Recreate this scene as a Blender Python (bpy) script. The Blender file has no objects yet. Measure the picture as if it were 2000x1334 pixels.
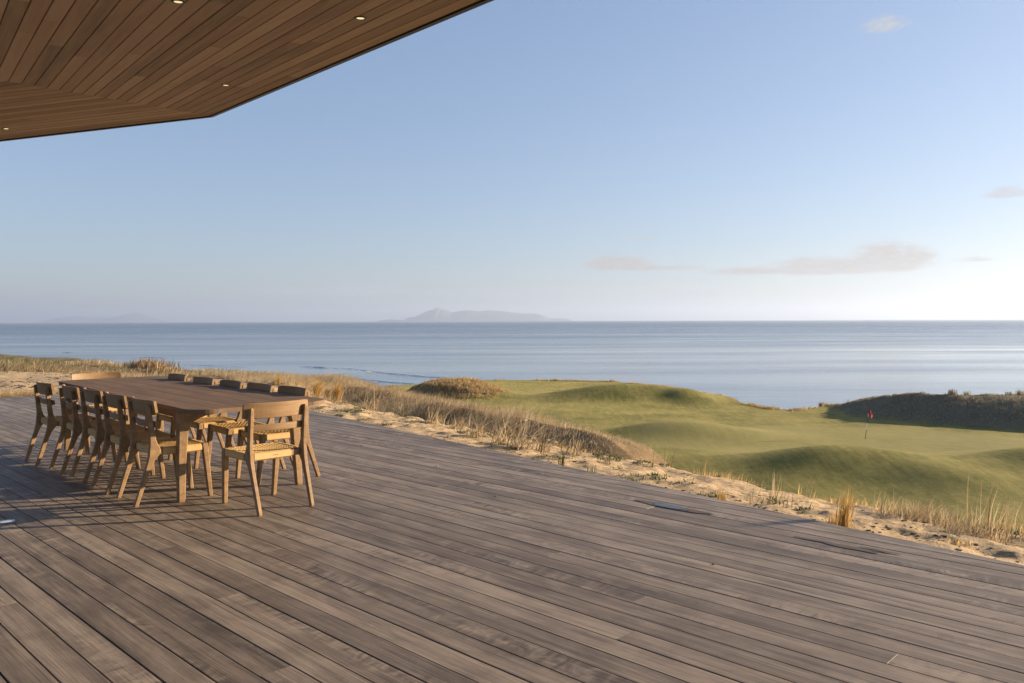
import bpy, math, random
import numpy as np
from mathutils import Vector, Matrix

random.seed(7)
rng = np.random.default_rng(11)
SC = bpy.context.scene
COL = SC.collection
R = math.radians

# ------------------------------------------------------------------ camera
CAM_Z = 1.40
cd = bpy.data.cameras.new('camera'); cam = bpy.data.objects.new('camera', cd); COL.objects.link(cam)
cd.sensor_width = 36; cd.sensor_fit = 'HORIZONTAL'; cd.lens = 28.0
cd.clip_start = 0.05; cd.clip_end = 200000
cam.matrix_world = Matrix.Translation((0, 0, CAM_Z)) @ Matrix.Rotation(R(90 - 1.51), 4, 'X') @ Matrix.Rotation(R(-0.2), 4, 'Z')
SC.camera = cam
CM = np.array(cam.matrix_world)

# ------------------------------------------------------------------ light and sky
SUN_AZ, SUN_EL = R(75), R(12.5)
SUN_STRENGTH, SKY_STRENGTH, EXPOSURE = 5.0, 0.0715, 1.60
SC.view_settings.view_transform = 'Standard'; SC.view_settings.look = 'None'
SC.view_settings.exposure = EXPOSURE; SC.view_settings.gamma = 1; SC.view_settings.use_curve_mapping = False
sd = Vector((math.sin(SUN_AZ)*math.cos(SUN_EL), math.cos(SUN_AZ)*math.cos(SUN_EL), math.sin(SUN_EL)))
sl = bpy.data.lights.new('sun', 'SUN'); sl.energy = SUN_STRENGTH; sl.angle = R(0.6); sl.color = (1.0, 0.78, 0.52)
so = bpy.data.objects.new('sun', sl); COL.objects.link(so)
so.rotation_euler = (-sd).to_track_quat('-Z', 'Y').to_euler(); so.location = sd*60

class NT:
    """small helper to wire shader nodes"""
    def __init__(s, tree): s.t = tree; s.n = tree.nodes; s.l = tree.links
    def node(s, kind, **kw):
        nd = s.n.new(kind)
        for k, v in kw.items():
            if k == 'ins':
                for a, b in v.items(): s.put(nd.inputs[a], b)
            else: setattr(nd, k, v)
        return nd
    def put(s, sock, v):
        if hasattr(v, 'is_linked') or isinstance(v, bpy.types.NodeSocket): s.l.new(v, sock)
        else:
            if isinstance(v, tuple) and len(v) == 3 and sock.type == 'RGBA': v = v + (1,)
            sock.default_value = v
    def math(s, op, a, b=None, c=None, clamp=False):
        nd = s.n.new('ShaderNodeMath'); nd.operation = op; nd.use_clamp = clamp
        s.put(nd.inputs[0], a)
        if b is not None: s.put(nd.inputs[1], b)
        if c is not None: s.put(nd.inputs[2], c)
        return nd.outputs[0]
    def mix(s, f, a, b, mode='MIX'):
        nd = s.n.new('ShaderNodeMix'); nd.data_type = 'RGBA'; nd.blend_type = mode
        s.put(nd.inputs[0], f); s.put(nd.inputs[6], a); s.put(nd.inputs[7], b)
        return nd.outputs[2]
    def noise(s, vec, scale, detail=3, rough=0.55, dist=0.0):
        nd = s.n.new('ShaderNodeTexNoise'); nd.inputs['Scale'].default_value = scale
        nd.inputs['Detail'].default_value = detail; nd.inputs['Roughness'].default_value = rough
        nd.inputs['Distortion'].default_value = dist
        if vec is not None: s.l.new(vec, nd.inputs['Vector'])
        return nd.outputs[0]
    def ramp(s, f, stops):
        nd = s.n.new('ShaderNodeValToRGB'); e = nd.color_ramp.elements
        while len(e) < len(stops): e.new(0.5)
        for el, (p, c) in zip(e, stops):
            el.position = p; el.color = (c if len(c) == 4 else tuple(c) + (1,)) if isinstance(c, tuple) else (c, c, c, 1)
        s.put(nd.inputs[0], f)
        return nd.outputs[0]
    def mapping(s, vec, scale=(1, 1, 1), rot=(0, 0, 0), loc=(0, 0, 0)):
        nd = s.n.new('ShaderNodeMapping'); s.l.new(vec, nd.inputs[0])
        s.put(nd.inputs['Location'], loc); nd.inputs['Rotation'].default_value = rot; nd.inputs['Scale'].default_value = scale
        return nd.outputs[0]

W = bpy.data.worlds.new('World'); SC.world = W; W.use_nodes = True
w = NT(W.node_tree); w.n.clear()
sky = w.node('ShaderNodeTexSky', sky_type='NISHITA', sun_disc=False, sun_elevation=SUN_EL, sun_rotation=SUN_AZ,
             altitude=30, air_density=1.0, dust_density=0.8, ozone_density=2.2)
# one tone curve for the whole sky: a gamma evens out its brightness, a gain tints it
skg = w.node('ShaderNodeGamma'); w.l.new(sky.outputs[0], skg.inputs[0]); skg.inputs[1].default_value = .62
sky_col = w.mix(1.0, skg.outputs[0], (1.14, 1.22, 1.46), 'MULTIPLY')
bg = w.node('ShaderNodeBackground'); out = w.node('ShaderNodeOutputWorld')
bg.inputs[1].default_value = SKY_STRENGTH
# clouds: a few low cumulus banks far out over the sea, laid out by compass bearing and elevation
tc = w.node('ShaderNodeTexCoord'); sep = w.node('ShaderNodeSeparateXYZ'); w.l.new(tc.outputs['Generated'], sep.inputs[0])
az = w.math('ARCTAN2', sep.outputs[0], sep.outputs[1]); el = w.math('ARCSINE', sep.outputs[2])
comb = w.node('ShaderNodeCombineXYZ'); w.l.new(az, comb.inputs[0]); w.l.new(w.math('MULTIPLY', el, 2.6), comb.inputs[1])
n1 = w.noise(comb.outputs[0], 34, 8, 0.68, 0.35); n2 = w.noise(comb.outputs[0], 110, 5, 0.62)
nz = w.math('ADD', w.math('MULTIPLY', n1, 0.75), w.math('MULTIPLY', n2, 0.3))
def cloud_bank(a0, e0, wa, we, flat=0.35):
    da = w.math('DIVIDE', w.math('SUBTRACT', az, a0), wa)
    de = w.math('DIVIDE', w.math('SUBTRACT', el, e0), we)
    below = w.math('LESS_THAN', de, 0.0)
    de = w.math('MULTIPLY', de, w.math('ADD', 1.0, w.math('MULTIPLY', below, 1.0/flat - 1.0)))
    r2 = w.math('ADD', w.math('MULTIPLY', da, da), w.math('MULTIPLY', de, de))
    return w.math('POWER', 2.718, w.math('MULTIPLY', r2, -1.0))
def AZEL(u, v):
    az_ = math.atan((u - 1000)/1556.0); return az_, math.atan((626.0 - v)/1556.0*math.cos(az_))
def bank(u, v, du, dv, k=1.0, flat=0.35):
    a_, e_ = AZEL(u, v); a2, _ = AZEL(u + du, v); _, e2 = AZEL(u, v - dv)
    m = cloud_bank(a_, e_, a2 - a_, e2 - e_, flat)
    return w.math('MULTIPLY', m, k) if k != 1.0 else m
def total(ms):
    t = ms[0]
    for m in ms[1:]: t = w.math('MAXIMUM', t, m)
    return t
dark = total([bank(1735, 519, 85, 40, 1.15), bank(1620, 530, 130, 24, 1.1), bank(1480, 534, 110, 12, .8), bank(1205, 521, 62, 19, 1.1), bank(1290, 526, 90, 8, .8), bank(1900, 512, 60, 10, .55)])
pale = total([bank(690, 571, 70, 16, .9), bank(750, 570, 40, 15, .9), bank(560, 570, 80, 8, .75), bank(870, 574, 90, 8, .7), bank(975, 573, 60, 11, .85), bank(1060, 573, 40, 9, .8),
              bank(1350, 580, 60, 11, .75), bank(1250, 584, 80, 8, .6), bank(1480, 585, 40, 6, .6), bank(1725, 62, 60, 30, .55), bank(1965, 385, 50, 18, .75), bank(1250, 470, 40, 8, .6)])
def cover(m, lo, hi):
    v = w.math('MULTIPLY', m, w.math('ADD', 1.0, w.math('MULTIPLY', w.math('SUBTRACT', nz, .52), 3.4)))
    nd = w.node('ShaderNodeMapRange', interpolation_type='SMOOTHSTEP'); w.l.new(v, nd.inputs[0])
    nd.inputs[1].default_value = lo; nd.inputs[2].default_value = hi; return nd.outputs[0]
cl_d = w.math('MULTIPLY', cover(dark, .18, .66), 0.96); cl_p = w.math('MULTIPLY', cover(pale, .18, .60), 0.8)
lit = w.math('MULTIPLY', w.math('ADD', n2, -0.2), 1.0, clamp=True)
col = w.mix(cl_p, sky_col, w.mix(lit, (2.1, 2.3, 2.6), (3.7, 3.55, 3.45)))
col = w.mix(cl_d, col, w.mix(lit, (2.1, 1.95, 1.92), (3.7, 3.35, 3.0)))
w.l.new(col, bg.inputs[0]); w.l.new(bg.outputs[0], out.inputs[0])

# ------------------------------------------------------------------ object helpers
def link(o, parent=None):
    COL.objects.link(o)
    if parent is not None: o.parent = parent
    return o
def tag(o, label=None, cat=None, group=None, kind=None):
    if label: o['label'] = label
    if cat: o['category'] = cat
    if group: o['group'] = group
    if kind: o['kind'] = kind
    return o
def empty(name, loc=(0, 0, 0), rz=0.0):
    o = bpy.data.objects.new(name, None); o.location = loc; o.rotation_euler = (0, 0, rz); o.empty_display_size = .2
    return link(o)
def mesh(name, verts, faces, mat, smooth=False):
    m = bpy.data.meshes.new(name); m.from_pydata([tuple(v) for v in verts], [], [tuple(f) for f in faces])
    if mat: m.materials.append(mat)
    if smooth: m.polygons.foreach_set('use_smooth', [True]*len(m.polygons))
    m.update(); return m
def obj(name, geo, mat, parent=None, smooth=False):
    m = geo if isinstance(geo, bpy.types.Mesh) else mesh(name, geo[0], geo[1], mat, smooth)
    return link(bpy.data.objects.new(name, m), parent)
def copy_tree(o, parent=None):
    c = o.copy(); COL.objects.link(c); c.parent = parent
    for ch in o.children: copy_tree(ch, c)
    return c
class MB:
    """collects simple solids into one mesh"""
    def __init__(s): s.v = []; s.f = []
    def add(s, v, f):
        k = len(s.v); s.v += [tuple(p) for p in v]; s.f += [tuple(i + k for i in q) for q in f]; return s
    def geo(s): return s.v, s.f
def loft(sections, cap=True):
    n = len(sections[0]); v = [p for q in sections for p in q]; f = []
    for i in range(len(sections) - 1):
        for j in range(n):
            a, b = i*n + j, i*n + (j + 1) % n
            f.append((a, b, b + n, a + n))
    if cap:
        f.append(tuple(range(n - 1, -1, -1))); f.append(tuple(range((len(sections) - 1)*n, len(sections)*n)))
    return v, f
def oct_rect(hx, hy, c):
    return [(-hx + c, -hy), (hx - c, -hy), (hx, -hy + c), (hx, hy - c), (hx - c, hy), (-hx + c, hy), (-hx, hy - c), (-hx, -hy + c)]
def box(x0, x1, y0, y1, z0, z1, c=0.003):
    cx, cy = (x0 + x1)/2, (y0 + y1)/2; hx, hy = (x1 - x0)/2, (y1 - y0)/2
    S = []
    for z, k in ((z0, c), (z0 + c, 0), (z1 - c, 0), (z1, c)):
        S.append([(cx + px, cy + py, z) for px, py in oct_rect(hx - k, hy - k, c)])
    return loft(S)
def tube(path, rad, n=8):
    S = []; path = [Vector(p) for p in path]
    for i, p in enumerate(path):
        t = (path[min(i + 1, len(path) - 1)] - path[max(i - 1, 0)]).normalized()
        a = t.orthogonal().normalized() if i == 0 else (a - t*a.dot(t)).normalized()
        b = t.cross(a); r = rad[i] if isinstance(rad, (list, tuple)) else rad
        S.append([tuple(p + a*r*math.cos(2*math.pi*k/n) + b*r*math.sin(2*math.pi*k/n)) for k in range(n)])
    return loft(S)
def disc_solid(r, z0, z1, n=24, c=0.0):
    S = []
    for z, rr in ((z0, r), (z1 - c, r), (z1, r - c)) if c else ((z0, r), (z1, r)):
        S.append([(rr*math.cos(2*math.pi*k/n), rr*math.sin(2*math.pi*k/n), z) for k in range(n)])
    return loft(S)
def clip(poly, nx, ny, d):
    """keep nx*x+ny*y <= d"""
    o = []
    for i in range(len(poly)):
        p, q = poly[i], poly[(i + 1) % len(poly)]
        sp, sq = nx*p[0] + ny*p[1] - d, nx*q[0] + ny*q[1] - d
        if sp <= 0: o.append(p)
        if (sp < 0 < sq) or (sq < 0 < sp):
            t = sp/(sp - sq); o.append((p[0] + (q[0] - p[0])*t, p[1] + (q[1] - p[1])*t))
    return o
def prism(poly, z_top, thick, c=0.003, zs=1.0):
    """board with its upper arrises eased; poly is counter-clockwise and convex"""
    n = len(poly); inner = []
    for i in range(n):
        p0, p, p1 = Vector(poly[i - 1]), Vector(poly[i]), Vector(poly[(i + 1) % n])
        e0, e1 = (p - p0).normalized(), (p1 - p).normalized()
        n0, n1 = Vector((-e0.y, e0.x)), Vector((-e1.y, e1.x)); k = max(0.35, 1 + n0.dot(n1))
        inner.append(p + (n0 + n1)*(c/k))
    S = [[(p[0], p[1], (z_top - thick)*zs) for p in poly], [(p[0], p[1], (z_top - c)*zs) for p in poly], [(p[0], p[1], z_top*zs) for p in inner]]
    v, f = loft(S)
    return (v, f) if zs > 0 else (v, [tuple(reversed(q)) for q in f])

def ray(u, v):
    """unit direction through photograph pixel (2000 wide)"""
    d = CM[:3, :3] @ np.array([(u - 1000)/2000*36/28, (667 - v)/2000*36/28, -1.0]); return d/np.linalg.norm(d)
def G(u, v, z=0.0):
    d = ray(u, v); t = (z - CAM_Z)/d[2]; return np.array([d[0]*t, d[1]*t, z])

# ------------------------------------------------------------------ materials
def material(name):
    m = bpy.data.materials.new(name); m.use_nodes = True; t = NT(m.node_tree); t.n.clear()
    o = t.node('ShaderNodeOutputMaterial'); b = t.node('ShaderNodeBsdfPrincipled'); t.l.new(b.outputs[0], o.inputs[0])
    return m, t, b, o
def bump(t, b, h, strength, dist):
    nd = t.node('ShaderNodeBump'); nd.inputs['Strength'].default_value = strength; nd.inputs['Distance'].default_value = dist
    t.l.new(h, nd.inputs['Height']); t.l.new(nd.outputs[0], b.inputs['Normal'])
def plain(name, c, rough=0.6, metal=0.0, spec=None, emit=None, es=1.0):
    m, t, b, o = material(name)
    tcn = t.node('ShaderNodeTexCoord'); n = t.noise(tcn.outputs['Object'], 40, 3)
    t.l.new(t.mix(n, tuple(x*.85 for x in c), tuple(min(1, x*1.12) for x in c)), b.inputs['Base Color'])
    b.inputs['Roughness'].default_value = rough; b.inputs['Metallic'].default_value = metal
    if spec is not None: b.inputs['Specular IOR Level'].default_value = spec
    if emit: b.inputs['Emission Color'].default_value = emit + (1,); b.inputs['Emission Strength'].default_value = es
    return m
def wood(name, c_dark, c_mid, c_light, grain=(1.2, 26, 26), rough=0.55, var=0.35, figure=0.0, axis=0, bump_s=0.25, spec=0.5, dirt=0.0):
    """long-grained timber; the board's length lies on the given local axis"""
    m, t, b, o = material(name)
    tcn = t.node('ShaderNodeTexCoord'); oi = t.node('ShaderNodeObjectInfo')
    sh = t.node('ShaderNodeVectorMath', operation='ADD'); t.l.new(tcn.outputs['Object'], sh.inputs[0])
    cv = t.node('ShaderNodeCombineXYZ')
    for i, k in enumerate((37.0, 17.0, 9.0)): t.l.new(t.math('MULTIPLY', oi.outputs['Random'], k), cv.inputs[i])
    t.l.new(cv.outputs[0], sh.inputs[1]); P = sh.outputs[0]
    g = list(grain); g[0], g[axis] = g[axis], g[0]
    mp = t.mapping(P, tuple(g))
    fine = t.noise(mp, 1.0, 6, 0.62, 0.6)
    g2 = [x*3.6 for x in g]; g2[axis] = g[axis]*1.6
    fib = t.noise(t.mapping(P, tuple(g2)), 1.0, 3, 0.6)
    g3 = [x*.22 for x in g]; g3[axis] = g[axis]*.55
    broad = t.noise(t.mapping(P, tuple(g3)), 1.0, 3, 0.55, 1.2)
    if figure:
        g4 = [x*8.0 for x in g]; g4[axis] = g[axis]*2.2
        hair = t.noise(t.mapping(P, tuple(g4)), 1.0, 3, .6)
        f = t.math('ADD', t.math('MULTIPLY', fine, .46), t.math('ADD', t.math('MULTIPLY', fib, .36), t.math('ADD', t.math('MULTIPLY', hair, .34), t.math('MULTIPLY', broad, .02))))
    else:
        f = t.math('ADD', t.math('MULTIPLY', fine, .50), t.math('ADD', t.math('MULTIPLY', fib, .22), t.math('MULTIPLY', broad, .42)))
    f = t.math('ADD', f, t.math('MULTIPLY', t.math('SUBTRACT', oi.outputs['Random'], .5), var))
    if figure:
        # fiddleback figure and weather bloom: wandering ripples across the board, only in patches, and broad soft blotches
        fg = t.noise(t.mapping(P, (9.0, 4.5, 1.0), (0, 0, R(24))), 1.0, 4, .55, 2.2)
        pm = t.ramp(t.noise(t.mapping(P, (.5, 3.0, 1)), 1.0, 3), [(.50, 0.0), (.66, 1.0)])
        f = t.math('ADD', f, t.math('MULTIPLY', t.math('MULTIPLY', t.math('SUBTRACT', fg, .5), pm), figure*4))
        bl = t.noise(t.mapping(P, (1.6, 4.0, 1.0)), 1.0, 5, .62, .8)
        f = t.math('ADD', f, t.math('MULTIPLY', t.math('SUBTRACT', bl, .5), figure*2.0))
        st_ = t.noise(t.mapping(P, (.25, 17.0, 1.0)), 1.0, 2, .5)
        f = t.math('ADD', f, t.math('MULTIPLY', t.math('SUBTRACT', st_, .5), figure*1.5))
    c = t.ramp(f, [(.36 if figure else .30, c_dark), (.57, c_mid), (.78 if figure else .86, c_light)])
    if dirt:
        d = t.noise(tcn.outputs['Object'], 2.3, 5, .65)
        c = t.mix(t.math('MULTIPLY', t.ramp(d, [(.5, 0.0), (.75, 1.0)]), dirt), c, tuple(x*.6 for x in c_dark))
        sp = t.ramp(t.noise(tcn.outputs['Object'], 60, 2, .5), [(.715, 0.0), (.76, 1.0)])
        c = t.mix(t.math('MULTIPLY', sp, dirt*1.1), c, tuple(min(1, x*1.5) for x in c_light))
    t.l.new(c, b.inputs['Base Color'])
    t.l.new(t.math('ADD', rough - .08, t.math('MULTIPLY', fine, .2)), b.inputs['Roughness'])
    b.inputs['Specular IOR Level'].default_value = spec
    bump(t, b, t.math('ADD', fib, t.math('MULTIPLY', fine, .6)), bump_s, .002)
    return m

M = {}
M['deck'] = wood('weathered_decking', (.076, .058, .045), (.166, .131, .102), (.292, .236, .184), (1.5, 30, 30), .56, .17, .27, 0, .5, .35, .45)
M['deck_under'] = plain('deck_substrate', (.02, .016, .013), .9)
M['cedar'] = wood('cedar_soffit', (.215, .140, .084), (.400, .264, .162), (.520, .356, .228), (.9, 20, 20), .6, .36, 0, 0, .12, .3)
M['fascia'] = plain('black_fascia', (.012, .012, .014), .45)
M['teak'] = wood('weathered_teak', (.100, .058, .026), (.215, .130, .061), (.33, .210, .105), (22, 22, 2.2), .55, .12, 0, 2, .25, .4)
M['teak_x'] = wood('weathered_teak_rail', (.100, .058, .026), (.218, .133, .063), (.335, .214, .108), (2.2, 22, 22), .55, .12, 0, 0, .25, .4)
M['teak'] = M['teak']
M['table'] = wood('weathered_tabletop', (.082, .052, .033), (.152, .099, .064), (.235, .158, .105), (1.6, 34, 34), .66, .14, 0, 0, .25, .10)
M['cord'] = plain('paper_cord', (.49, .315, .125), .65)
M['mark'] = plain('maker_mark', (.03, .02, .015), .6)
M['black'] = plain('black_metal', (.015, .015, .016), .4)
M['steel'] = plain('brushed_steel', (.45, .45, .46), .28, 1.0)
M['lens'] = plain('lamp_lens', (.8, .75, .6), .3, emit=(1.0, .70, .33), es=.3)
M['lens_deck'] = plain('deck_lamp_lens', (.85, .8, .7), .25, emit=(1.0, .85, .6), es=.08)
M['white'] = plain('white_paint', (.75, .75, .72), .45)
M['red'] = plain('red_flag_cloth', (.62, .02, .025), .65)
M['post'] = wood('grey_post', (.05, .04, .03), (.10, .08, .06), (.16, .13, .1), (20, 20, 2), .8, .2, 0, 2)

# ------------------------------------------------------------------ terrain
EDGE_P = np.array([-3.17, 12.45]); EDGE_T = np.array([.606, -.7954]); EDGE_N = np.array([.7954, .606])
BT = np.array([-.717, .697]); BN = np.array([.697, .717])       # deck boards: run and across
DECK_END = 17.2
def sm(x, a, b):
    t = np.clip((x - a)/(b - a), 0, 1); return t*t*(3 - 2*t)
def hash_noise(x, y, seed=0):
    xi, yi = np.floor(x).astype(np.int64), np.floor(y).astype(np.int64); xf, yf = x - xi, y - yi
    def h(i, j):
        n = (i*374761393 + j*668265263 + seed*1442695041) & 0xffffffff
        n = ((n ^ (n >> 13))*1274126177) & 0xffffffff
        return ((n ^ (n >> 16)) & 0xffff)/65535.0
    u, v = xf*xf*(3 - 2*xf), yf*yf*(3 - 2*yf)
    return (h(xi, yi)*(1 - u) + h(xi + 1, yi)*u)*(1 - v) + (h(xi, yi + 1)*(1 - u) + h(xi + 1, yi + 1)*u)*v - .5
def fbm(x, y, o=4, seed=0):
    t, a = 0, 1.0
    for k in range(o): t = t + a*hash_noise(x*2**k, y*2**k, seed + k); a *= .5
    return t
LEFT = [  # photograph column, then (distance, height) of the dunes along it
    (-2200, [(6, -.1), (22, 0), (45, -.6), (90, -2.0), (160, -4.3), (220, -9), (300, -20), (420, -29)]),
    (0,   [(15, -.08), (22, -.02), (30, -.25), (45, -.85), (70, -2.3), (100, -3.3), (150, -4.7), (185, -9), (240, -20), (330, -29)]),
    (150, [(15, -.08), (22, -.05), (30, -.5), (45, -1.05), (70, -2.4), (100, -3.7), (130, -4.7), (160, -10), (220, -22), (300, -29)]),
    (285, [(15, -.08), (20, -.2), (28, -.7), (36, -.95), (45, -1.45), (60, -2.3), (80, -4.5), (110, -12), (200, -29)]),
    (400, [(18, -.15), (25, -.5), (35, -.95), (45, -1.55), (60, -3.2), (90, -9), (170, -29)]),
    (520, [(20, -.2), (28, -.8), (40, -1.4), (58, -2.55), (75, -5.0), (110, -14), (170, -29)]),
    (610, [(22, -.3), (30, -1.0), (36, -1.4), (45, -2.3), (70, -6.2), (100, -9), (160, -29)]),
]
EDGE_U = [(500, 112), (600, 110), (740, 100), (960, 110), (1100, 108), (1200, 106), (1300, 98), (1400, 86), (1450, 78), (1500, 74), (1560, 72), (1640, 78), (1800, 88), (2000, 90), (3200, 90)]
LU = np.array([c[0] for c in LEFT], float)
MOUND = np.array([(29.6, 79), (28.6, 67), (31.9, 61.5), (36.6, 57), (47, 47), (60, 42)])
FLOOR = -6.8
KNOLLS = [  # x, y, radius along view-right, radius in depth, height
    (11.5, 82, 8.0, 4.0, 1.6), (17.5, 79, 2.4, 2.6, .7), (12.0, 56, 5.5, 3.2, 1.1), (17.8, 43.0, 5.4, 3.5, 1.3), (21.5, 38.5, 3.0, 3.0, .6), (28.0, 41.0, 4.2, 4.0, 1.2),
    (34, 45, 8, 6, .6), (3, 70, 9, 7, .35), (-6, 88, 8, 5, .5), (8.5, 46, 6, 4, .35)]
def mound_dist(x, y):
    best = np.full(x.shape, 1e9); side = np.zeros(x.shape)
    for i in range(len(MOUND) - 1):
        a, b = MOUND[i], MOUND[i + 1]; ab = b - a
        t = np.clip(((x - a[0])*ab[0] + (y - a[1])*ab[1])/(ab @ ab), 0, 1)
        dx, dy = x - (a[0] + ab[0]*t), y - (a[1] + ab[1]*t); d = np.hypot(dx, dy)
        sgn = np.sign(ab[0]*dy - ab[1]*dx); up = d < best
        side = np.where(up, sgn, side); best = np.minimum(best, d)
    return best*side
def fields(x, y):
    x = np.asarray(x, float); y = np.asarray(y, float)
    e = (x - EDGE_P[0])*EDGE_N[0] + (y - EDGE_P[1])*EDGE_N[1]; s = (x - EDGE_P[0])*EDGE_T[0] + (y - EDGE_P[1])*EDGE_T[1]
    t = x*BT[0] + y*BT[1]; u = 1000 + 1556*x/np.maximum(y, .5)
    return e, s, t, u
def terrain(x, y, detail=True):
    x = np.asarray(x, float); y = np.asarray(y, float)
    e, s, t, u = fields(x, y)
    # left dunes
    zs = [np.interp(y, [p[0] for p in c[1]], [p[1] for p in c[1]]) for c in LEFT]
    zl = zs[0].copy()
    for i in range(len(LU) - 1):
        k = sm(u, LU[i], LU[i + 1]); zl = np.where(u > LU[i], zs[i]*(1 - k) + zs[i + 1]*k, zl)
    # golf links to the right
    zf = np.full(x.shape, FLOOR)
    for (kx, ky, rx, ry, h) in KNOLLS: zf = zf + h*np.exp(-((x - kx)/rx)**2 - ((y - ky)/ry)**2)
    zf = zf + .10*fbm(x/9, y/9, 2, 5)
    tq = np.hypot((x + 5.6)/5.2, (y - 84)/3.6) + .22*fbm(x/2.6, y/2.6, 3, 46); tm = (.5 - .5*np.tanh((tq - 1)*2.8))*np.interp(x, [-11, -8.5, -4, 0], [1.05, 1.1, 1.0, .55]); zf = zf + 1.45*tm
    md = mound_dist(x, y); mh = np.interp(x, [27, 30, 33, 38, 60], [1.0, 1.7, 2.25, 1.95, 1.85])
    mh = mh + .25*fbm(x/5, y/5, 2, 9)
    zf = zf + np.maximum(-.5, mh*sm(md, -.5, 7.5) - .15*np.maximum(0, y - np.interp(x, [29, 36], [77, 66])))*(md > -.5)*sm(md, -.5, 1)
    ed = np.interp(u, [c[0] for c in EDGE_U], [c[1] for c in EDGE_U])
    zf = np.where(y > ed, zf - (1 + .25*fbm(x/6, y/6, 3, 2))*.55*np.maximum(0, y - ed - .0), zf)
    zf = np.maximum(zf, -30)
    # bank between deck and links
    ec = 5 + np.maximum(0, -s)*.16
    er = np.where(e < ec, 1.5 + (e - 1.5)*(5 - 1.5)/(ec - 1.5), e - ec + 5)
    ridge = np.interp(er, [-5, -.15, 0, .6, 1.5, 2.0, 2.8, 4.0, 5.0, 6.0, 7.5, 10, 14, 20], [-.3, -.3, -.05, -.06, -.17, -.42, -1.0, -1.0, -.74, -1.0, -2.1, -4.0, -6.4, -7.4])
    bank_ = np.interp(e, [-5, -.15, 0, .6, 1.5, 2.2, 4.0, 8.0, 14, 20], [-.3, -.3, -.05, -.08, -.20, -.55, -1.9, -4.6, -6.9, -7.4])
    kr = 1 - sm(s, 1.2, 4.9)
    zn = np.where(kr > 0, ridge*kr + bank_*(1 - kr), bank_)
    zr = np.where(e > 6, np.maximum(zn, zf), zn)
    kk = sm(e, 10, 18); zr = zr*(1 - kk) + zf*kk
    wl = np.clip(1 - sm(u, 540, 690), 0, 1)*sm(e - 0, -60, -20)*0 + (1 - sm(u, 560, 700))
    wl = wl*sm(-s, 4, 9) ; wl = np.where((e < 0) & (t > DECK_END - .3), 1.0, wl); wl = np.where((e < .6) & (s > -9) & (t < DECK_END - .3), 0, wl)
    z = zl*wl + zr*(1 - wl)
    # keep the ground under the boards
    inside = (e < -.05) & (t < DECK_END - .05)
    if detail:
        r = np.hypot(x, y)
        near = sm(e, .05, .5)*(1 - sm(e, 3, 5))*(1 - kk)
        z = z + near*(.048*fbm(x*1.9, y*1.9, 3, 21) + .038*fbm(x*5, y*5, 3, 22))
        dune = np.where(u < 760, 1.0, 0)*sm(np.maximum(e, t - DECK_END), .1, 3)
        z = z + dune*(.10*fbm(x*.7, y*.7, 4, 31)*sm(r, 12, 25) + .5*fbm(x/9, y/9, 3, 33)*sm(r, 25, 60) + .05*fbm(x*2.0, y*2.0, 3, 36)*(1 - sm(r, 20, 40)))
        rz = kr*sm(er, 2.5, 3.5)*(1 - sm(er, 8, 11))
        z = z + rz*(.22*fbm(x*.55, y*.55, 4, 41))
        z = z + .12*tm*fbm(x*1.6, y*1.6, 3, 44) + .14*sm(md, .5, 2)*fbm(x*1.2, y*1.2, 3, 45)
        # hummocks on the left skyline
        z = z + .32*np.exp(-((x + 16.2)/1.6)**2 - ((y - 36)/2.0)**2)
        z = z + .15*np.exp(-((x + 20.5)/3.0)**2 - ((y - 40)/2.5)**2)
    z = np.where(inside, -.30, z)
    return z
def zones(x, y):
    """share of sand, dry grass and turf at each point"""
    e, s, t, u = fields(x, y); r = np.hypot(x, y)
    kr = 1 - sm(s, 1.2, 4.9); ec = 5 + np.maximum(0, -s)*.16
    n = fbm(x*.8, y*.8, 3, 51)
    g0 = (ec + 2.4)*kr + 2.3*(1 - kr)
    turf = sm(e, g0 - .5 + n*.6, g0 + .5 + n*.6)*sm(u, 640, 720)
    ed = np.interp(u, [c[0] for c in EDGE_U], [c[1] for c in EDGE_U])
    turf = turf*(1 - sm(y, ed - 1.2, ed - .2))
    md = mound_dist(x, y); turf = turf*(1 - sm(md + n*1.0, -.1, 1.2))
    td = np.hypot((x + 5.6)/5.2, (y - 84)/4.4) + n*.15; turf = turf*sm(td, .85, 1.05)
    mnd = sm(md + n*1.0, -.1, 1.2)*sm(u, 1450, 1550)
    sand_r = 1 - sm(e + n*.7, 1.5, 2.3)
    lz = 1 - sm(u, 620, 700)
    out_ = np.maximum(e, t - DECK_END)
    sand_l = np.maximum(1 - sm(out_ + n*3, 8.5, 11.5), sm(fbm(x/7, y/7, 3, 61) - .08, .0, .22)*.7)
    sand = np.clip(sand_r*(1 - lz) + sand_l*lz, 0, 1)*(1 - turf)*(1 - mnd)
    far_l = sm(y + 14*n, 88, 108)*lz
    sand = sand*(1 - .8*far_l); mnd = np.maximum(mnd, far_l)
    return sand, turf, mnd
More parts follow.
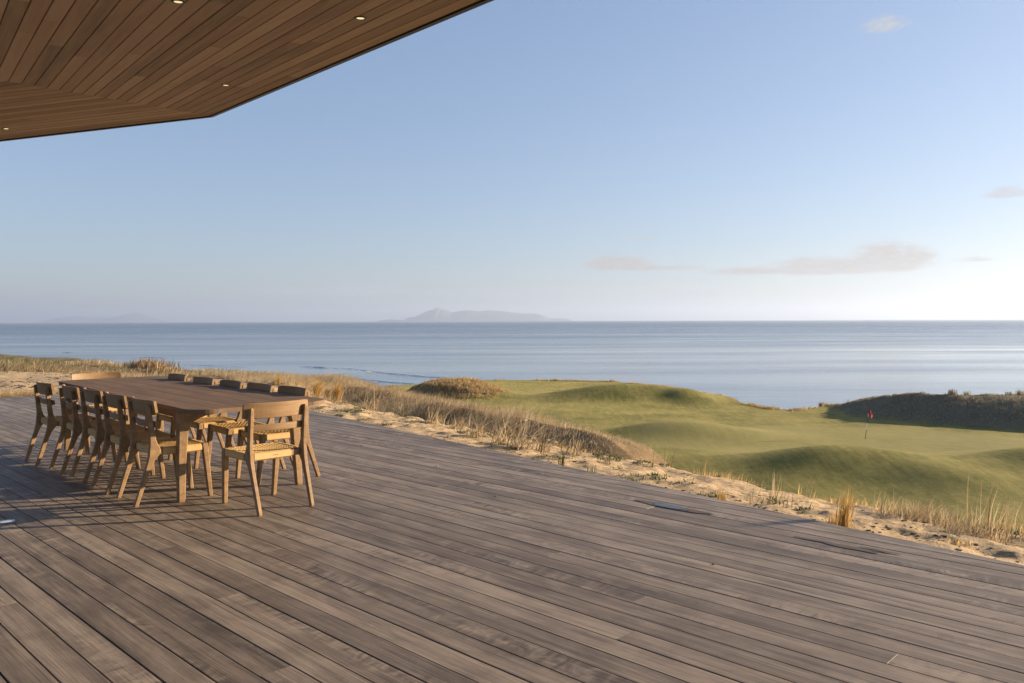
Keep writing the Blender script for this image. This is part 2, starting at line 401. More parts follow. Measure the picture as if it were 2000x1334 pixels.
# polar sheet from the deck out past the shore
NR, NC = 760, 900
rr = np.exp(np.linspace(math.log(3.0), math.log(430.0), NR)); aa = np.linspace(R(-72), R(58), NC)
RR, AA = np.meshgrid(rr, aa, indexing='ij'); TX, TY = RR*np.sin(AA), RR*np.cos(AA)
TZ = terrain(TX, TY)
sand, turf, mnd = zones(TX, TY)
putt = (1 - sm(np.hypot((TX - 22)/15, (TY - 53.5)/8.5) + .12*fbm(TX/4, TY/4, 2, 64), .82, .98))*turf      # the close cut putting surface
def grid_object(name, keep, mat):
    idx = np.arange(NR*NC).reshape(NR, NC)
    q = np.stack([idx[:-1, :-1], idx[:-1, 1:], idx[1:, 1:], idx[1:, :-1]], -1)[keep]
    used, inv = np.unique(q.ravel(), return_inverse=True)
    co = np.stack([TX.ravel()[used], TY.ravel()[used], TZ.ravel()[used]], -1).astype(np.float32)
    m = bpy.data.meshes.new(name); m.vertices.add(len(used)); m.vertices.foreach_set('co', co.ravel())
    nq = len(q); m.loops.add(nq*4); m.loops.foreach_set('vertex_index', inv.astype(np.int32)); m.polygons.add(nq)
    m.polygons.foreach_set('loop_start', np.arange(0, nq*4, 4, dtype=np.int32))
    m.polygons.foreach_set('use_smooth', np.ones(nq, bool)); m.update(calc_edges=True)
    for an, arr in (('sand', sand), ('turf', turf), ('scrub', mnd), ('putting', putt)):
        at = m.attributes.new(an, 'FLOAT', 'POINT'); at.data.foreach_set('value', arr.ravel()[used].astype(np.float32))
    m.materials.append(mat)
    # shading normals come from the whole sheet, so no seam shows where the two surfaces meet
    m.normals_split_custom_set_from_vertices([tuple(v) for v in NRM.reshape(-1, 3)[used]])
    return link(bpy.data.objects.new(name, m))
P3 = np.stack([TX, TY, TZ], -1)
du_, dv_ = np.gradient(P3, axis=0), np.gradient(P3, axis=1)
NRM = np.cross(dv_, du_); NRM /= np.linalg.norm(NRM, axis=-1, keepdims=True); NRM *= np.sign(NRM[..., 2:3])

mt, t, b, o = material('links_ground')
geo_ = t.node('ShaderNodeNewGeometry'); P = geo_.outputs['Position']
def attr(nm): a = t.node('ShaderNodeAttribute'); a.attribute_name = nm; return a.outputs['Fac']
nA = t.noise(P, .35, 4, .6); nB = t.noise(P, 3.0, 4, .65); nC = t.noise(P, 22, 4, .7); nD = t.noise(P, 90, 2, .6)
nM = t.noise(t.mapping(P, (3.2, .5, 1), (0, 0, R(62))), 1.0, 5, .68)
turf_c = t.ramp(t.math('ADD', t.math('MULTIPLY', nA, .38), t.math('ADD', t.math('MULTIPLY', nB, .18), t.math('ADD', t.math('MULTIPLY', nM, .32), t.math('MULTIPLY', nC, .16)))),
                [(.43, (.058, .072, .015)), (.53, (.152, .142, .036)), (.63, (.245, .208, .066))])
sand_c = t.ramp(t.math('ADD', t.math('MULTIPLY', nB, .5), t.math('MULTIPLY', nC, .5)), [(.3, (.30, .205, .115)), (.5, (.46, .335, .195)), (.7, (.56, .42, .26))])
litter = t.ramp(t.math('ADD', t.math('MULTIPLY', nB, .55), t.math('MULTIPLY', nC, .5)), [(.56, 0.0), (.64, 1.0)])
sand_c = t.mix(t.math('MULTIPLY', litter, .65), sand_c, (.10, .065, .04))
dry_c = t.ramp(t.math('ADD', t.math('MULTIPLY', nB, .5), t.math('MULTIPLY', nC, .5)), [(.3, (.085, .06, .034)), (.52, (.185, .13, .07)), (.72, (.28, .205, .12))])
scrub_c = t.ramp(t.math('ADD', t.math('MULTIPLY', nB, .4), t.math('MULTIPLY', nC, .6)), [(.3, (.080, .068, .042)), (.52, (.150, .128, .080)), (.72, (.23, .195, .125))])
c = t.mix(attr('sand'), dry_c, sand_c); c = t.mix(attr('scrub'), c, scrub_c); turf_c = t.mix(t.math('MULTIPLY', attr('putting'), .6), turf_c, (.205, .190, .075)); c = t.mix(attr('turf'), c, turf_c)
t.l.new(c, b.inputs['Base Color']); b.inputs['Roughness'].default_value = .95; b.inputs['Specular IOR Level'].default_value = .15
t.l.new(t.math('MULTIPLY', attr('turf'), .10), b.inputs['Sheen Weight']); b.inputs['Sheen Roughness'].default_value = .45; b.inputs['Sheen Tint'].default_value = (.85, .72, .30, 1)   # upright blades catch raking light
hb = t.math('ADD', t.math('ADD', nC, t.math('MULTIPLY', nD, .5)), t.math('MULTIPLY', t.math('MULTIPLY', attr('turf'), .8), t.noise(P, 4.5, 5, .65)))
bump(t, b, hb, .55, .03)
M['ground'] = mt
fturf = (turf[:-1, :-1] + turf[1:, 1:])*.5 > .5
tag(grid_object('golf_green', fturf, mt), kind='structure', label='rolling mown golf green below the deck')
tag(grid_object('dunes', ~fturf, mt), kind='structure', label='sandy dunes around the deck and along the shore')

# ------------------------------------------------------------------ sea, islands, haze
SEA_Z = -27.0
ms, t, b, o = material('sea_water')
geo_ = t.node('ShaderNodeNewGeometry'); P = geo_.outputs['Position']
lane = t.noise(t.mapping(P, (.0006, .0042, 1), (0, 0, R(8))), 1.0, 5, .6, .5)
lane2 = t.noise(t.mapping(P, (.004, .02, 1), (0, 0, R(-5))), 1.0, 3, .55)
t.l.new(t.mix(lane, (.055, .085, .140), (.090, .125, .175)), b.inputs['Base Color'])
dist = t.node('ShaderNodeVectorMath', operation='LENGTH'); t.l.new(P, dist.inputs[0])
mr = t.node('ShaderNodeMapRange', interpolation_type='SMOOTHSTEP'); t.l.new(t.math('LOGARITHM', dist.outputs['Value'], math.e), mr.inputs[0])
mr.interpolation_type = 'LINEAR'; mr.inputs[1].default_value = math.log(380); mr.inputs[2].default_value = math.log(5200)      # sheltered near the beach, wind ruffled further out
open_ = t.math('ADD', mr.outputs[0], t.math('ADD', t.math('MULTIPLY', t.math('SUBTRACT', lane, .5), 1.1), t.math('MULTIPLY', t.math('SUBTRACT', lane2, .5), .7)), clamp=True)
rgh = t.math('ADD', t.math('MULTIPLY', open_, .26), t.math('ADD', t.math('MULTIPLY', lane2, .05), .05))
t.l.new(rgh, b.inputs['Roughness']); b.inputs['IOR'].default_value = 1.333
wv = t.math('ADD', t.noise(t.mapping(P, (.05, .14, 1)), 1.0, 5, .6, .3), t.math('MULTIPLY', t.noise(t.mapping(P, (.4, .8, 1)), 1.0, 3, .6), .35))
nd = t.node('ShaderNodeBump'); t.l.new(t.math('ADD', t.math('MULTIPLY', open_, .30), .09), nd.inputs['Strength']); nd.inputs['Distance'].default_value = 1.0
t.l.new(wv, nd.inputs['Height']); t.l.new(nd.outputs[0], b.inputs['Normal'])
M['sea'] = ms
ring = [0.0, 300, 1000, 4000, 16000, 62000]; v = [(0, 0, SEA_Z)]; f = []; n = 96
for r_ in ring[1:]: v += [(r_*math.sin(2*math.pi*k/n), r_*math.cos(2*math.pi*k/n), SEA_Z) for k in range(n)]
f += [(0, 1 + (k + 1) % n, 1 + k) for k in range(n)]
for j in range(len(ring) - 2):
    a0 = 1 + j*n
    f += [(a0 + k, a0 + (k + 1) % n, a0 + n + (k + 1) % n, a0 + n + k) for k in range(n)]
tag(obj('sea', (v, f), ms, smooth=True), kind='structure', label='calm blue grey sea to the horizon')
M['foam'] = plain('sea_foam', (.72, .72, .70), .7)
def sea_pt(u, vv): d = ray(u, vv); k = (SEA_Z - CAM_Z)/d[2]; return Vector((d[0]*k, d[1]*k, SEA_Z))
def swell(path, height, width, foam):
    """a low unbroken swell running along the shore, with a broken white back edge"""
    pts = [sea_pt(*p) for p in path]; P_ = []
    for i in range(len(pts) - 1):
        for k in range(14): P_.append(pts[i].lerp(pts[i + 1], k/14))
    P_.append(pts[-1]); S = []; N = len(P_)
    for i, p in enumerate(P_):
        tt = (P_[min(i + 1, N - 1)] - P_[max(i - 1, 0)]); tt.z = 0; tt.normalize(); nn = Vector((-tt.y, tt.x, 0))
        k = math.sin(math.pi*i/(N - 1))**.5 * (.75 + .5*random.random()); row = []
        for q, hh in ((-1, -.05), (-.45, .35), (-.1, .95), (.1, 1), (.5, .5), (1, .12), (1.6, -.05)):
            row.append(tuple(p + nn*q*width*(.7 + .3*k) + Vector((0, 0, hh*height*k + .01))))
        S.append(row)
    V = [p for r_ in S for p in r_]; F = []; m_ = 7
    for i in range(N - 1):
        for j in range(m_ - 1): F.append((i*m_ + j, i*m_ + j + 1, (i + 1)*m_ + j + 1, (i + 1)*m_ + j))
    wo = tag(obj('wave', (V, F), M['sea'], smooth=True), kind='structure', label='low swell rolling towards the shore')
    if foam:
        fm = MB()
        for i, p in enumerate(P_[:-1]):
            if random.random() < foam:
                q = P_[i + 1]; tt = (q - p); L = tt.length; tt.normalize(); nn = Vector((-tt.y, tt.x, 0)); w_ = width*random.uniform(.25, .7); off = -nn*width*random.uniform(.9, 1.6)
                a, b_ = p + off, q + off
                fm.add([a - nn*w_*random.random(), b_ - nn*w_*random.random(), b_ + nn*w_*random.random(), a + nn*w_*random.random()], [(0, 1, 2, 3)])
        fm.v = [(x, y, SEA_Z + .25*height + .05) for x, y, z in fm.v]
        tag(obj('foam', fm.geo(), M['foam']), kind='stuff', label='white foam behind the swell')
swell([(585, 716), (620, 718), (640, 719)], .6, 4, 0)
swell([(600, 717), (690, 721), (760, 730), (840, 737), (960, 742)], .38, 2.6, .3)
swell([(640, 734), (700, 741), (760, 747), (840, 752)], .35, 2.2, .3)
swell([(330, 712), (400, 714), (480, 717)], .3, 3, .2)
swell([(270, 698), (300, 698.6), (320, 699)], .45, 4, 0)
swell([(118, 689), (128, 688.8), (137, 689.2)], .5, 5, .8)

M['island'] = plain('far_island', (.08, .085, .06), .9)
def island(name, prof, dist, label):
    """hilly island: skyline given as (photo column, pixels above the horizon)"""
    us = np.linspace(prof[0][0], prof[-1][0], 150); hs = np.interp(us, [p[0] for p in prof], [p[1] for p in prof])
    hs = np.maximum(0, hs + np.where(hs > 2, 1.0*fbm(us/9.0, us*0 + .5, 4, 77), 0))
    V = []; F = []; prof_y = [-1.0, -.75, -.5, -.22, 0, .3, .65, 1.0]; prof_h = [-.02, .22, .52, .82, 1.0, .75, .4, -.02]
    k = dist/1556.0
    for i, (uu, h) in enumerate(zip(us, hs)):
        x = (uu - 1000)*k; wd = 350 + 2200*min(1, h/18)
        for py, ph in zip(prof_y, prof_h):
            V.append((x, dist + py*wd, SEA_Z + max(-2, (h*k*ph)*(1 + .25*hash_noise(np.array(uu/7.0), np.array(py*6.0), 3)*(1 if 0 < abs(py) < 1 else 0)) + (CAM_Z - SEA_Z)*ph*.0) - (3 if abs(py) == 1 else 0)))
    m_ = len(prof_y)
    for i in range(len(us) - 1):
        for j in range(m_ - 1): F.append((i*m_ + j, (i + 1)*m_ + j, (i + 1)*m_ + j + 1, i*m_ + j + 1))
    return tag(obj(name, (V, F), M['island'], smooth=True), kind='structure', label=label)
island('island', [(735, 0), (745, 3), (765, 4.5), (780, 3), (788, 2), (795, 7), (812, 9), (822, 15), (834, 20), (843, 23), (848, 22), (850, 29), (853, 24), (857, 29), (861, 24), (872, 22.5), (884, 17), (896, 20), (914, 22), (930, 20), (940, 20),
                  (955, 22), (980, 20), (1000, 17), (1020, 15), (1040, 15), (1056, 13), (1066, 8), (1080, 4.5), (1100, 5), (1112, 3), (1118, 0)], 36000, 'hazy blue island with a double peak on the horizon')
island('island', [(70, 0), (100, 7), (125, 11), (155, 14), (180, 11), (215, 9), (235, 12), (255, 18), (268, 19), (285, 14), (300, 8), (315, 4), (330, 0)], 50000, 'fainter island far left on the horizon')

hz = bpy.data.materials.new('haze_air'); hz.use_nodes = True; t = NT(hz.node_tree); t.n.clear()
o = t.node('ShaderNodeOutputMaterial'); pv = t.node('ShaderNodeVolumePrincipled')
pv.inputs['Color'].default_value = (.55, .68, .93, 1); pv.inputs['Density'].default_value = 4.3e-5; pv.inputs['Anisotropy'].default_value = .36
t.l.new(pv.outputs[0], o.inputs['Volume'])
Bx, Zt = 64000.0, 820.0
tag(obj('haze', ([(-Bx, -Bx, -31.5), (Bx, -Bx, -31.5), (Bx, Bx, -31.5), (-Bx, Bx, -31.5), (-Bx, -Bx, Zt), (Bx, -Bx, Zt), (Bx, Bx, Zt), (-Bx, Bx, Zt)],
                 [(3, 2, 1, 0), (4, 5, 6, 7), (0, 1, 5, 4), (1, 2, 6, 5), (2, 3, 7, 6), (3, 0, 4, 7)]), hz), kind='stuff', label='thin sea haze')

# ------------------------------------------------------------------ deck
def L2W(n_, t_): return BN*n_ + BT*t_
T0, N0 = -4.5, -2.0
corner = [L2W(N0, T0), L2W(12, T0), L2W(12, DECK_END - .02), L2W(N0, DECK_END - .02)]
base_poly = clip([tuple(p) for p in corner], EDGE_N[0], EDGE_N[1], float(EDGE_N @ EDGE_P) - .03)
v, f = prism(base_poly, -.034, .16, .001)
deck = tag(obj('deck', (v, f), M['deck_under']), kind='structure', label='weathered hardwood deck')
PITCH, GAP = .1405, .0072
def plank(parent, name, poly_local, mat, rot, origin, z_top, thick, c, zs=1.0):
    x0 = sum(p[0] for p in poly_local)/len(poly_local)
    return prism(poly_local, z_top, thick, c, zs)
ang = math.atan2(BT[1], BT[0])
nrow = int((7.75 - N0)/PITCH); OFF = .83 - PITCH*round((.83 - N0)/PITCH)
for i in range(nrow + 1):
    n0 = OFF + i*PITCH; n1 = n0 + PITCH - GAP
    ts = [T0]; first = random.uniform(1.0, 6.0)
    tcur = T0 + first
    while tcur < DECK_END - 1.2:
        ts.append(tcur); tcur += random.choice([4.8, 5.4, 6.0, 5.4, 6.6])
    ts.append(DECK_END)
    for a, b_ in zip(ts[:-1], ts[1:]):
        q = [(a + .0007, -n1), (b_ - .0007, -n1), (b_ - .0007, -n0), (a + .0007, -n0)]   # local x along the run, local y = -across
        # edge line in local coordinates
        ex = float(EDGE_N @ BT); ey = float(EDGE_N @ -BN)
        q = clip(q, ex, ey, float(EDGE_N @ EDGE_P))
        if len(q) < 3: continue
        cx, cy = sum(p[0] for p in q)/len(q), sum(p[1] for p in q)/len(q)
        if max(p[0] for p in q) - min(p[0] for p in q) < .06: continue
        dz = random.uniform(-.0012, .0012)
        g = prism([(p[0] - cx, p[1] - cy) for p in q], dz, .026, .0009)
        po = obj('plank', g, M['deck'], deck)
        wx = BT*cx + (-BN)*cy
        po.location = (wx[0], wx[1], 0); po.rotation_euler = (0, 0, ang)

# ------------------------------------------------------------------ roof overhang
RA = Vector((.595, -.804, -.084)).normalized(); RB = Vector((-.996, .087, -.084)).normalized(); RH = Vector((-.4886, -.8725, -.0815)).normalized()
RP = Vector((-3.74, 9.95, 3.95)); PB = .127
roof = empty('roof', RP)
tag(roof, 'timber lined roof overhang with a thin black edge above the deck', 'roof')
def soffit(A, length, rows, mirror):
    """boards parallel to the eave A, mitred at the hip; local x along A, local y into the roof, seen from below"""
    Y = (RH - A*RH.dot(A)).normalized(); hx, hy = RH.dot(A), RH.dot(Y)
    N_ = A.cross(Y)
    rotm = Matrix((A, Y, N_)).transposed().to_4x4(); down = -1 if N_.z > 0 else 1
    wloc = PB*hy
    for k in range(rows):
        y0, y1 = k*wloc + .0032, (k + 1)*wloc - .0032
        xs0, xs1 = hx/hy*y0, hx/hy*y1; st = min(xs0, xs1); xe = length + random.uniform(0, .2)
        cuts = []; xcur = st + random.uniform(1.2, 4.5)
        while xcur < xe - .8: cuts.append(xcur); xcur += random.choice([2.4, 3.0, 3.6, 4.2])
        segs = [None] + cuts + [xe]
        for j in range(len(segs) - 1):
            a0 = (xs0 + .0015, xs1 + .0015) if segs[j] is None else (segs[j] + .0006, segs[j] + .0006)
            b0 = segs[j + 1] - .0006
            q = [(a0[0], y0), (b0, y0), (b0, y1), (a0[1], y1)]
            cx = sum(p[0] for p in q)/4; cy = (y0 + y1)/2
            g = prism([(p[0] - cx, p[1] - cy) for p in q], 0.0 + random.uniform(-.0008, .0008), .018, .0035, down)
            if down < 0: pass
            po = obj('plank', g, M['cedar'], roof)
            po.matrix_local = Matrix.Translation(A*cx + Y*cy) @ rotm
    return Y, N_*down
YA, DNA = soffit(RA, 11.5, 34, 1)
YB, DNB = soffit(RB, 8.0, 34, -1)
# roof build-up over the boards, in two folded slabs, and the black edge trim along both eaves
hipL = 34*PB
def slab(A, length, pts_h):
    lo = [Vector((0, 0, .022)), A*length + Vector((0, 0, .022)), A*length + RH*hipL + Vector((0, 0, .022)), RH*hipL + Vector((0, 0, .022))]
    hi = [p + Vector((0, 0, .28)) for p in lo]; V = [tuple(p) for p in lo + hi]
    return V, [(3, 2, 1, 0), (4, 5, 6, 7), (0, 1, 5, 4), (1, 2, 6, 5), (2, 3, 7, 6), (3, 0, 4, 7)]
obj('roof_sheet', slab(RA, 11.5, 0), M['fascia'], roof); obj('roof_sheet', slab(RB, 8.0, 0), M['fascia'], roof)
def edge_trim(A, length, Y):
    o1 = -Y*.002; o2 = -Y*.042; up = Vector((0, 0, .30)); dn = Vector((0, 0, -.012))
    # mitre the outer corner along the hip
    k = .042/abs(RH.dot(Y)); far = A*length
    S = [[Vector((0, 0, 0)) + dn + -RH*.002, -RH*k + dn, -RH*k + up, up - RH*.002], [far + o1 + dn, far + o2 + dn, far + o2 + up, far + o1 + up]]
    return loft([[tuple(p) for p in q] for q in S])
obj('edge_trim', edge_trim(RA, 11.5, YA), M['fascia'], roof); obj('edge_trim', edge_trim(RB, 8.0, YB), M['fascia'], roof)

def on_plane(u, vv, p0, nrm):
    d = Vector(ray(u, vv)); o_ = Vector((0, 0, CAM_Z)); k = (p0 - o_).dot(nrm)/d.dot(nrm); return o_ + d*k
for u_, v_, nrm, lab in ((348, 3, DNA, 'recessed ceiling downlight at the top edge of the picture, nearest the camera'), (704, 35, DNA, 'recessed ceiling downlight closest to the long right eave'),
                         (441, 166, DNA, 'recessed ceiling downlight near the pointed roof corner'), (12, 251, DNB, 'recessed ceiling downlight in the left hand boards beyond the mitre')):
    p = on_plane(u_, v_, RP, nrm)
    lt = empty('ceiling_light', p + nrm*.001); lt.rotation_mode = 'QUATERNION'; lt.rotation_quaternion = nrm.to_track_quat('Z', 'Y')
    tag(lt, lab, 'ceiling light', 'small round downlights in the timber ceiling')
    n = 28; S = []
    for r_, z in ((.044, 0), (.044, .004), (.033, .004), (.029, .001), (.025, -.004)): S.append([(r_*math.cos(2*math.pi*k/n), r_*math.sin(2*math.pi*k/n), z) for k in range(n)])
    obj('trim_ring', loft(S, False), M['black'], lt, True)
    obj('lens', disc_solid(.026, .0005, .0022, 24), M['lens'], lt)

# ------------------------------------------------------------------ dining table
TA = Vector((-.670, .742, 0)); TP = Vector((.742, .670, 0))       # along, across (towards the sea)
TL, TW, TH = 4.14, 1.18, .74
tc0 = Vector((-2.374, 5.88, 0))
tab_c = tc0 + TA*(TL/2) + TP*(TW/2)
tang = math.atan2(TA.y, TA.x)                                       # local x = along the table away from camera, local y = across, towards the land side
table = empty('dining_table', tab_c, tang)
tag(table, 'long weathered timber dining table with rounded corners on the deck', 'table')
def superellipse(hx, hy, r, n=10):
    pts = []
    for cx, cy, a0 in ((hx - r, hy - r, 0), (-hx + r, hy - r, 90), (-hx + r, -hy + r, 180), (hx - r, -hy + r, 270)):
        for k in range(n + 1): a = R(a0 + 90*k/n); pts.append((cx + r*math.cos(a), cy + r*math.sin(a)))
    return pts
outline = superellipse(TL/2, TW/2, .20)
nb = 6; pw = TW/nb
for i in range(nb):
    y0, y1 = -TW/2 + i*pw + .0012, -TW/2 + (i + 1)*pw - .0012
    q = clip(clip(outline, 0, 1, y1), 0, -1, -y0)
    for x0, x1 in ((-TL/2, -.72), (-.72, .72), (.72, TL/2)):
        qq = clip(clip(q, 1, 0, x1 - .001), -1, 0, -x0 - .001)
        cx, cy = sum(p[0] for p in qq)/len(qq), (y0 + y1)/2
        po = obj('plank', prism([(p[0] - cx, p[1] - cy) for p in qq], TH, .034, .003), M['table'], table); po.location = (cx, cy, 0)
mb = MB()
for sy in (-1, 1): mb.add(*box(-TL/2 + .36, TL/2 - .36, sy*(TW/2 - .13) - .014, sy*(TW/2 - .13) + .014, TH - .034 - .085, TH - .036))
for x in (-.72, .72): mb.add(*box(x - .02, x + .02, -TW/2 + .146, TW/2 - .146, TH - .034 - .07, TH - .037))
obj('apron', mb.geo(), M['teak_x'], table)
for sx in (-1, 1):
    for sy in (-1, 1):
        # leg flows through a wide radius into a cross bearer under the top
        S = []
        for z, w_in, hw, out_ in ((0, .024, .022, .012), (.02, .027, .025, .012), (.30, .031, .031, .006), (.55, .038, .036, 0), (.60, .047, .043, 0), (.632, .068, .043, 0), (.658, .105, .043, 0), (.674, .165, .043, 0), (.684, .27, .043, 0), (.705, TW/2 - .09, .043, 0)):
            yo = TW/2 - (.14 if sy < 0 else .02) + out_          # outer face
            yi = yo - 2*w_in if w_in < .2 else yo - (w_in + .02)
            hy = (yo - yi)/2; cy = (yo + yi)/2; cx = TL/2 - .36 + (.02 if z < .05 else 0)
            S.append([(sx*(cx + px), sy*(cy + py), z) for px, py in oct_rect(hw, hy, .007)])
        v, f = loft(S)
        if sx*sy < 0: f = [tuple(reversed(q)) for q in f]
        obj('leg', (v, f), M['teak'], table)

# ------------------------------------------------------------------ dining chairs
def chair_proto():
    ch = empty('dining_chair')
    for sx in (-1, 1):
        S = []
        for z, y, hy, x, hx in ((0, -.285, .0145, .213, .0140), (.012, -.283, .0165, .213, .0155), (.15, -.238, .0185, .215, .0160), (.28, -.195, .021, .217, .0165), (.335, -.175, .026, .218, .017), (.37, -.157, .036, .219, .017), (.395, -.147, .043, .219, .017),
                                (.43, -.147, .041, .219, .017), (.455, -.153, .031, .219, .0165), (.50, -.160, .023, .219, .016), (.60, -.171, .020, .219, .0155), (.70, -.182, .018, .219, .015), (.755, -.189, .016, .219, .0145), (.768, -.190, .011, .219, .010)):
            S.append([(sx*x + px, y + py, z) for px, py in oct_rect(hx, hy, .006)])
        obj('rear_leg', loft(S), M['teak'], ch)
        S = []
        for z, y, hh, x in ((0, .283, .0145, .205), (.012, .282, .017, .206), (.2, .262, .0195, .211), (.36, .244, .0225, .215), (.428, .237, .0225, .215), (.433, .237, .018, .215)):
            S.append([(sx*x + px, y + py, z) for px, py in oct_rect(hh, hh, .006)])
        obj('front_leg', loft(S), M['teak'], ch)
        obj('side_rail', box(sx*.216 - .013, sx*.216 + .013, -.108, .216, .376, .424), M['teak'], ch)
    obj('front_rail', box(-.196, .196, .228, .252, .378, .424), M['teak_x'], ch)
    obj('rear_rail', box(-.202, .202, -.150, -.124, .378, .424), M['teak_x'], ch)
    # cord wrapped round the rails: rounded, finely ribbed sleeves
    def sleeve(ax, a0, a1, c0, zc, hw, hz_, n):
        S = []
        for k in range(2*n + 1):
            a = a0 + (a1 - a0)*k/(2*n); g = 1.0 if k % 2 else .955
            if k in (0, 2*n): g = .86
            sec = []
            for px, pz in oct_rect(hw*g, hz_*g, .010): sec.append((a, c0 + px, zc + pz) if ax == 0 else (c0 - px, a, zc + pz))
            S.append(sec)
        return loft(S)
    for nm, args in (('cord_wrap', (0, -.175, .175, .240, .402, .019, .031, 44)), ('cord_wrap', (0, -.183, .120, -.137, .402, .019, .031, 38)), ('cord_wrap', (1, -.088, .212, -.216, .402, .0185, .030, 34)), ('cord_wrap', (1, -.088, .212, .216, .402, .0185, .030, 34))):
        obj(nm, sleeve(*args), M['cord'], ch)
    # woven seat: broad cords front to back, thinner cords across, passing over and under, with open slots
    mb = MB()
    def ribbon(fixed, a0, a1, ax, width, amp, ph, pitch, n):
        S = []
        for k in range(n + 1):
            a = a0 + (a1 - a0)*k/n; z = .426 + amp*math.cos(math.pi*(a - a0)/pitch + ph)
            other = fixed
            sag = -.012*(1 - (a/.22)**2 if ax == 0 else 1 - ((a - .055)/.19)**2)*(1 - (fixed/.22)**2 if ax == 1 else 1 - ((fixed - .055)/.19)**2)
            z += max(-.014, min(0, sag))
            h = .0032; sec = [(-width/2, 0), (-width/4, -h), (width/4, -h), (width/2, 0), (width/4, h), (-width/4, h)]
            S.append([(other + px, a, z + pz) if ax == 1 else (a, other + px, z + pz) for px, pz in sec])
        v, f = loft(S)
        mb.add(v, f if ax == 0 else [tuple(reversed(q)) for q in f])
    NX = 13; px_ = .39/NX
    NY = 19; py_ = .352/NY
    for i in range(NX): ribbon(-.195 + px_*(i + .5), -.126, .244, 1, px_*.80, .0042, math.pi*(i % 2), py_, 2*NY + 4)
    for j in range(NY): ribbon(-.118 + py_*(j + .5), -.215, .215, 0, py_*.52, .0026, math.pi*((j + 1) % 2), px_, 2*NX + 4)
    obj('woven_seat', mb.geo(), M['cord'], ch)
    # curved back rails in front of the posts
    def back_rail(z0, z1, hw, yc, sag, th, lean, n=16):
        S = []
        for k in range(n + 1):
            x = -hw + 2*hw*k/n; q = (x/hw)**2; endk = 1 - .10*max(0, abs(x)/hw - .93)/.07
            sec = []
            for py, pz in oct_rect(th/2, (z1 - z0)/2*endk, .004):
                z = (z0 + z1)/2 + pz; sec.append((x, yc + sag*q + py - (z - z0)*lean, z))
            S.append(sec)
        v, f = loft(S); return v, f
    obj('backrest', back_rail(.686, .802, .262, -.187, .052, .020, .16), M['teak_x'], ch)
    obj('back_slat', back_rail(.588, .640, .242, -.171, .040, .018, .12), M['teak_x'], ch)
    # small dark script stamped on the cord at the back of the seat
    mb = MB()
    for k in range(12):
        x = -.022 - k*.0042 + .03; up = .0035 if k in (0, 5, 8) else .0018
        mb.add([(x, -.1575, .402 - .0018), (x + .0022, -.1575, .402 - .0018), (x + .0034, -.1575, .402 + up), (x + .0012, -.1575, .402 + up)], [(0, 1, 2, 3)])
        mb.add([(x + .001, -.1575, .4005), (x + .005, -.1575, .4022), (x + .005, -.1575, .4032), (x + .001, -.1575, .4015)], [(0, 1, 2, 3)])
    obj('maker_mark', mb.geo(), M['mark'], ch)
    return ch
proto = chair_proto(); used = [False]
def place_chair(pos, fwd, label, jitter=0.0):
    c_ = proto if not used[0] else copy_tree(proto); used[0] = True
    c_.location = (pos.x, pos.y, 0); c_.rotation_euler = (0, 0, math.atan2(-fwd.x, fwd.y) + jitter)
    return tag(c_, label, 'chair', 'woven seat dining chairs around the long table')
rear = [(61.6, 905.6), (110.8, 921.6), (153.0, 937.6), (196.5, 958.3), (248.9, 980.8)]
lab = ['chair on the landward long side of the table, farthest from the near end', 'landward side chair second from the far end of the table', 'middle chair of the landward long side of the table', 'landward side chair second from the near end of the table',
       'landward side chair closest to the near end, beside the front table leg']
for (u_, v_), lb, j in zip(rear, lab, (.02, -.01, .0, -.015, .0)):
    p = Vector(G(u_, v_)); place_chair(p + TP*.283, TP, lb, j)
tops = [(347, 731.5), (398.5, 738), (451.5, 744.3), (508, 750.2), (572, 756.5)]
lab = ['seaward side chair farthest from the near end, only its top rail showing', 'seaward side chair second from the far end, mostly hidden by the tabletop', 'middle chair of the seaward long side, behind the tabletop', 'seaward side chair second from the near end of the table',
       'seaward side chair closest to the near end, by the right rear table leg']
for (u_, v_), lb, j in zip(tops, lab, (0, .01, -.01, .0, .01)):
    p = Vector(G(u_, v_, .80)); p.z = 0; place_chair(p + (-TP)*.155, -TP, lb, j)
feet = [Vector(G(*q)) for q in ((509.3, 1007), (610, 989), (437, 981.5), (533.7, 966))]
mid = (feet[0] + feet[1] + feet[2] + feet[3])/4; fwd = ((feet[2] + feet[3]) - (feet[0] + feet[1])).normalized()
place_chair(mid, fwd, 'chair at the near end of the table, whole and seen from behind')
p = tab_c + TA*(TL/2 + .13) + TP*(-.13)
place_chair(p - TA*.155, -TA, 'chair at the far end of the table, only its top rail showing')

# ------------------------------------------------------------------ things on the deck
dl = empty('deck_light', G(12, 1019.5) + np.array([0, 0, .001])); tag(dl, 'round steel light set into the deck boards at the left', 'deck light')
n = 28; S = []
for r_, z in ((.060, 0), (.058, .003), (.042, .004), (.038, .0015)): S.append([(r_*math.cos(2*math.pi*k/n), r_*math.sin(2*math.pi*k/n), z) for k in range(n)])
obj('rim', loft(S, False), M['steel'], dl, True); obj('lens', disc_solid(.0375, .0008, .0024, 24), M['lens_deck'], dl)

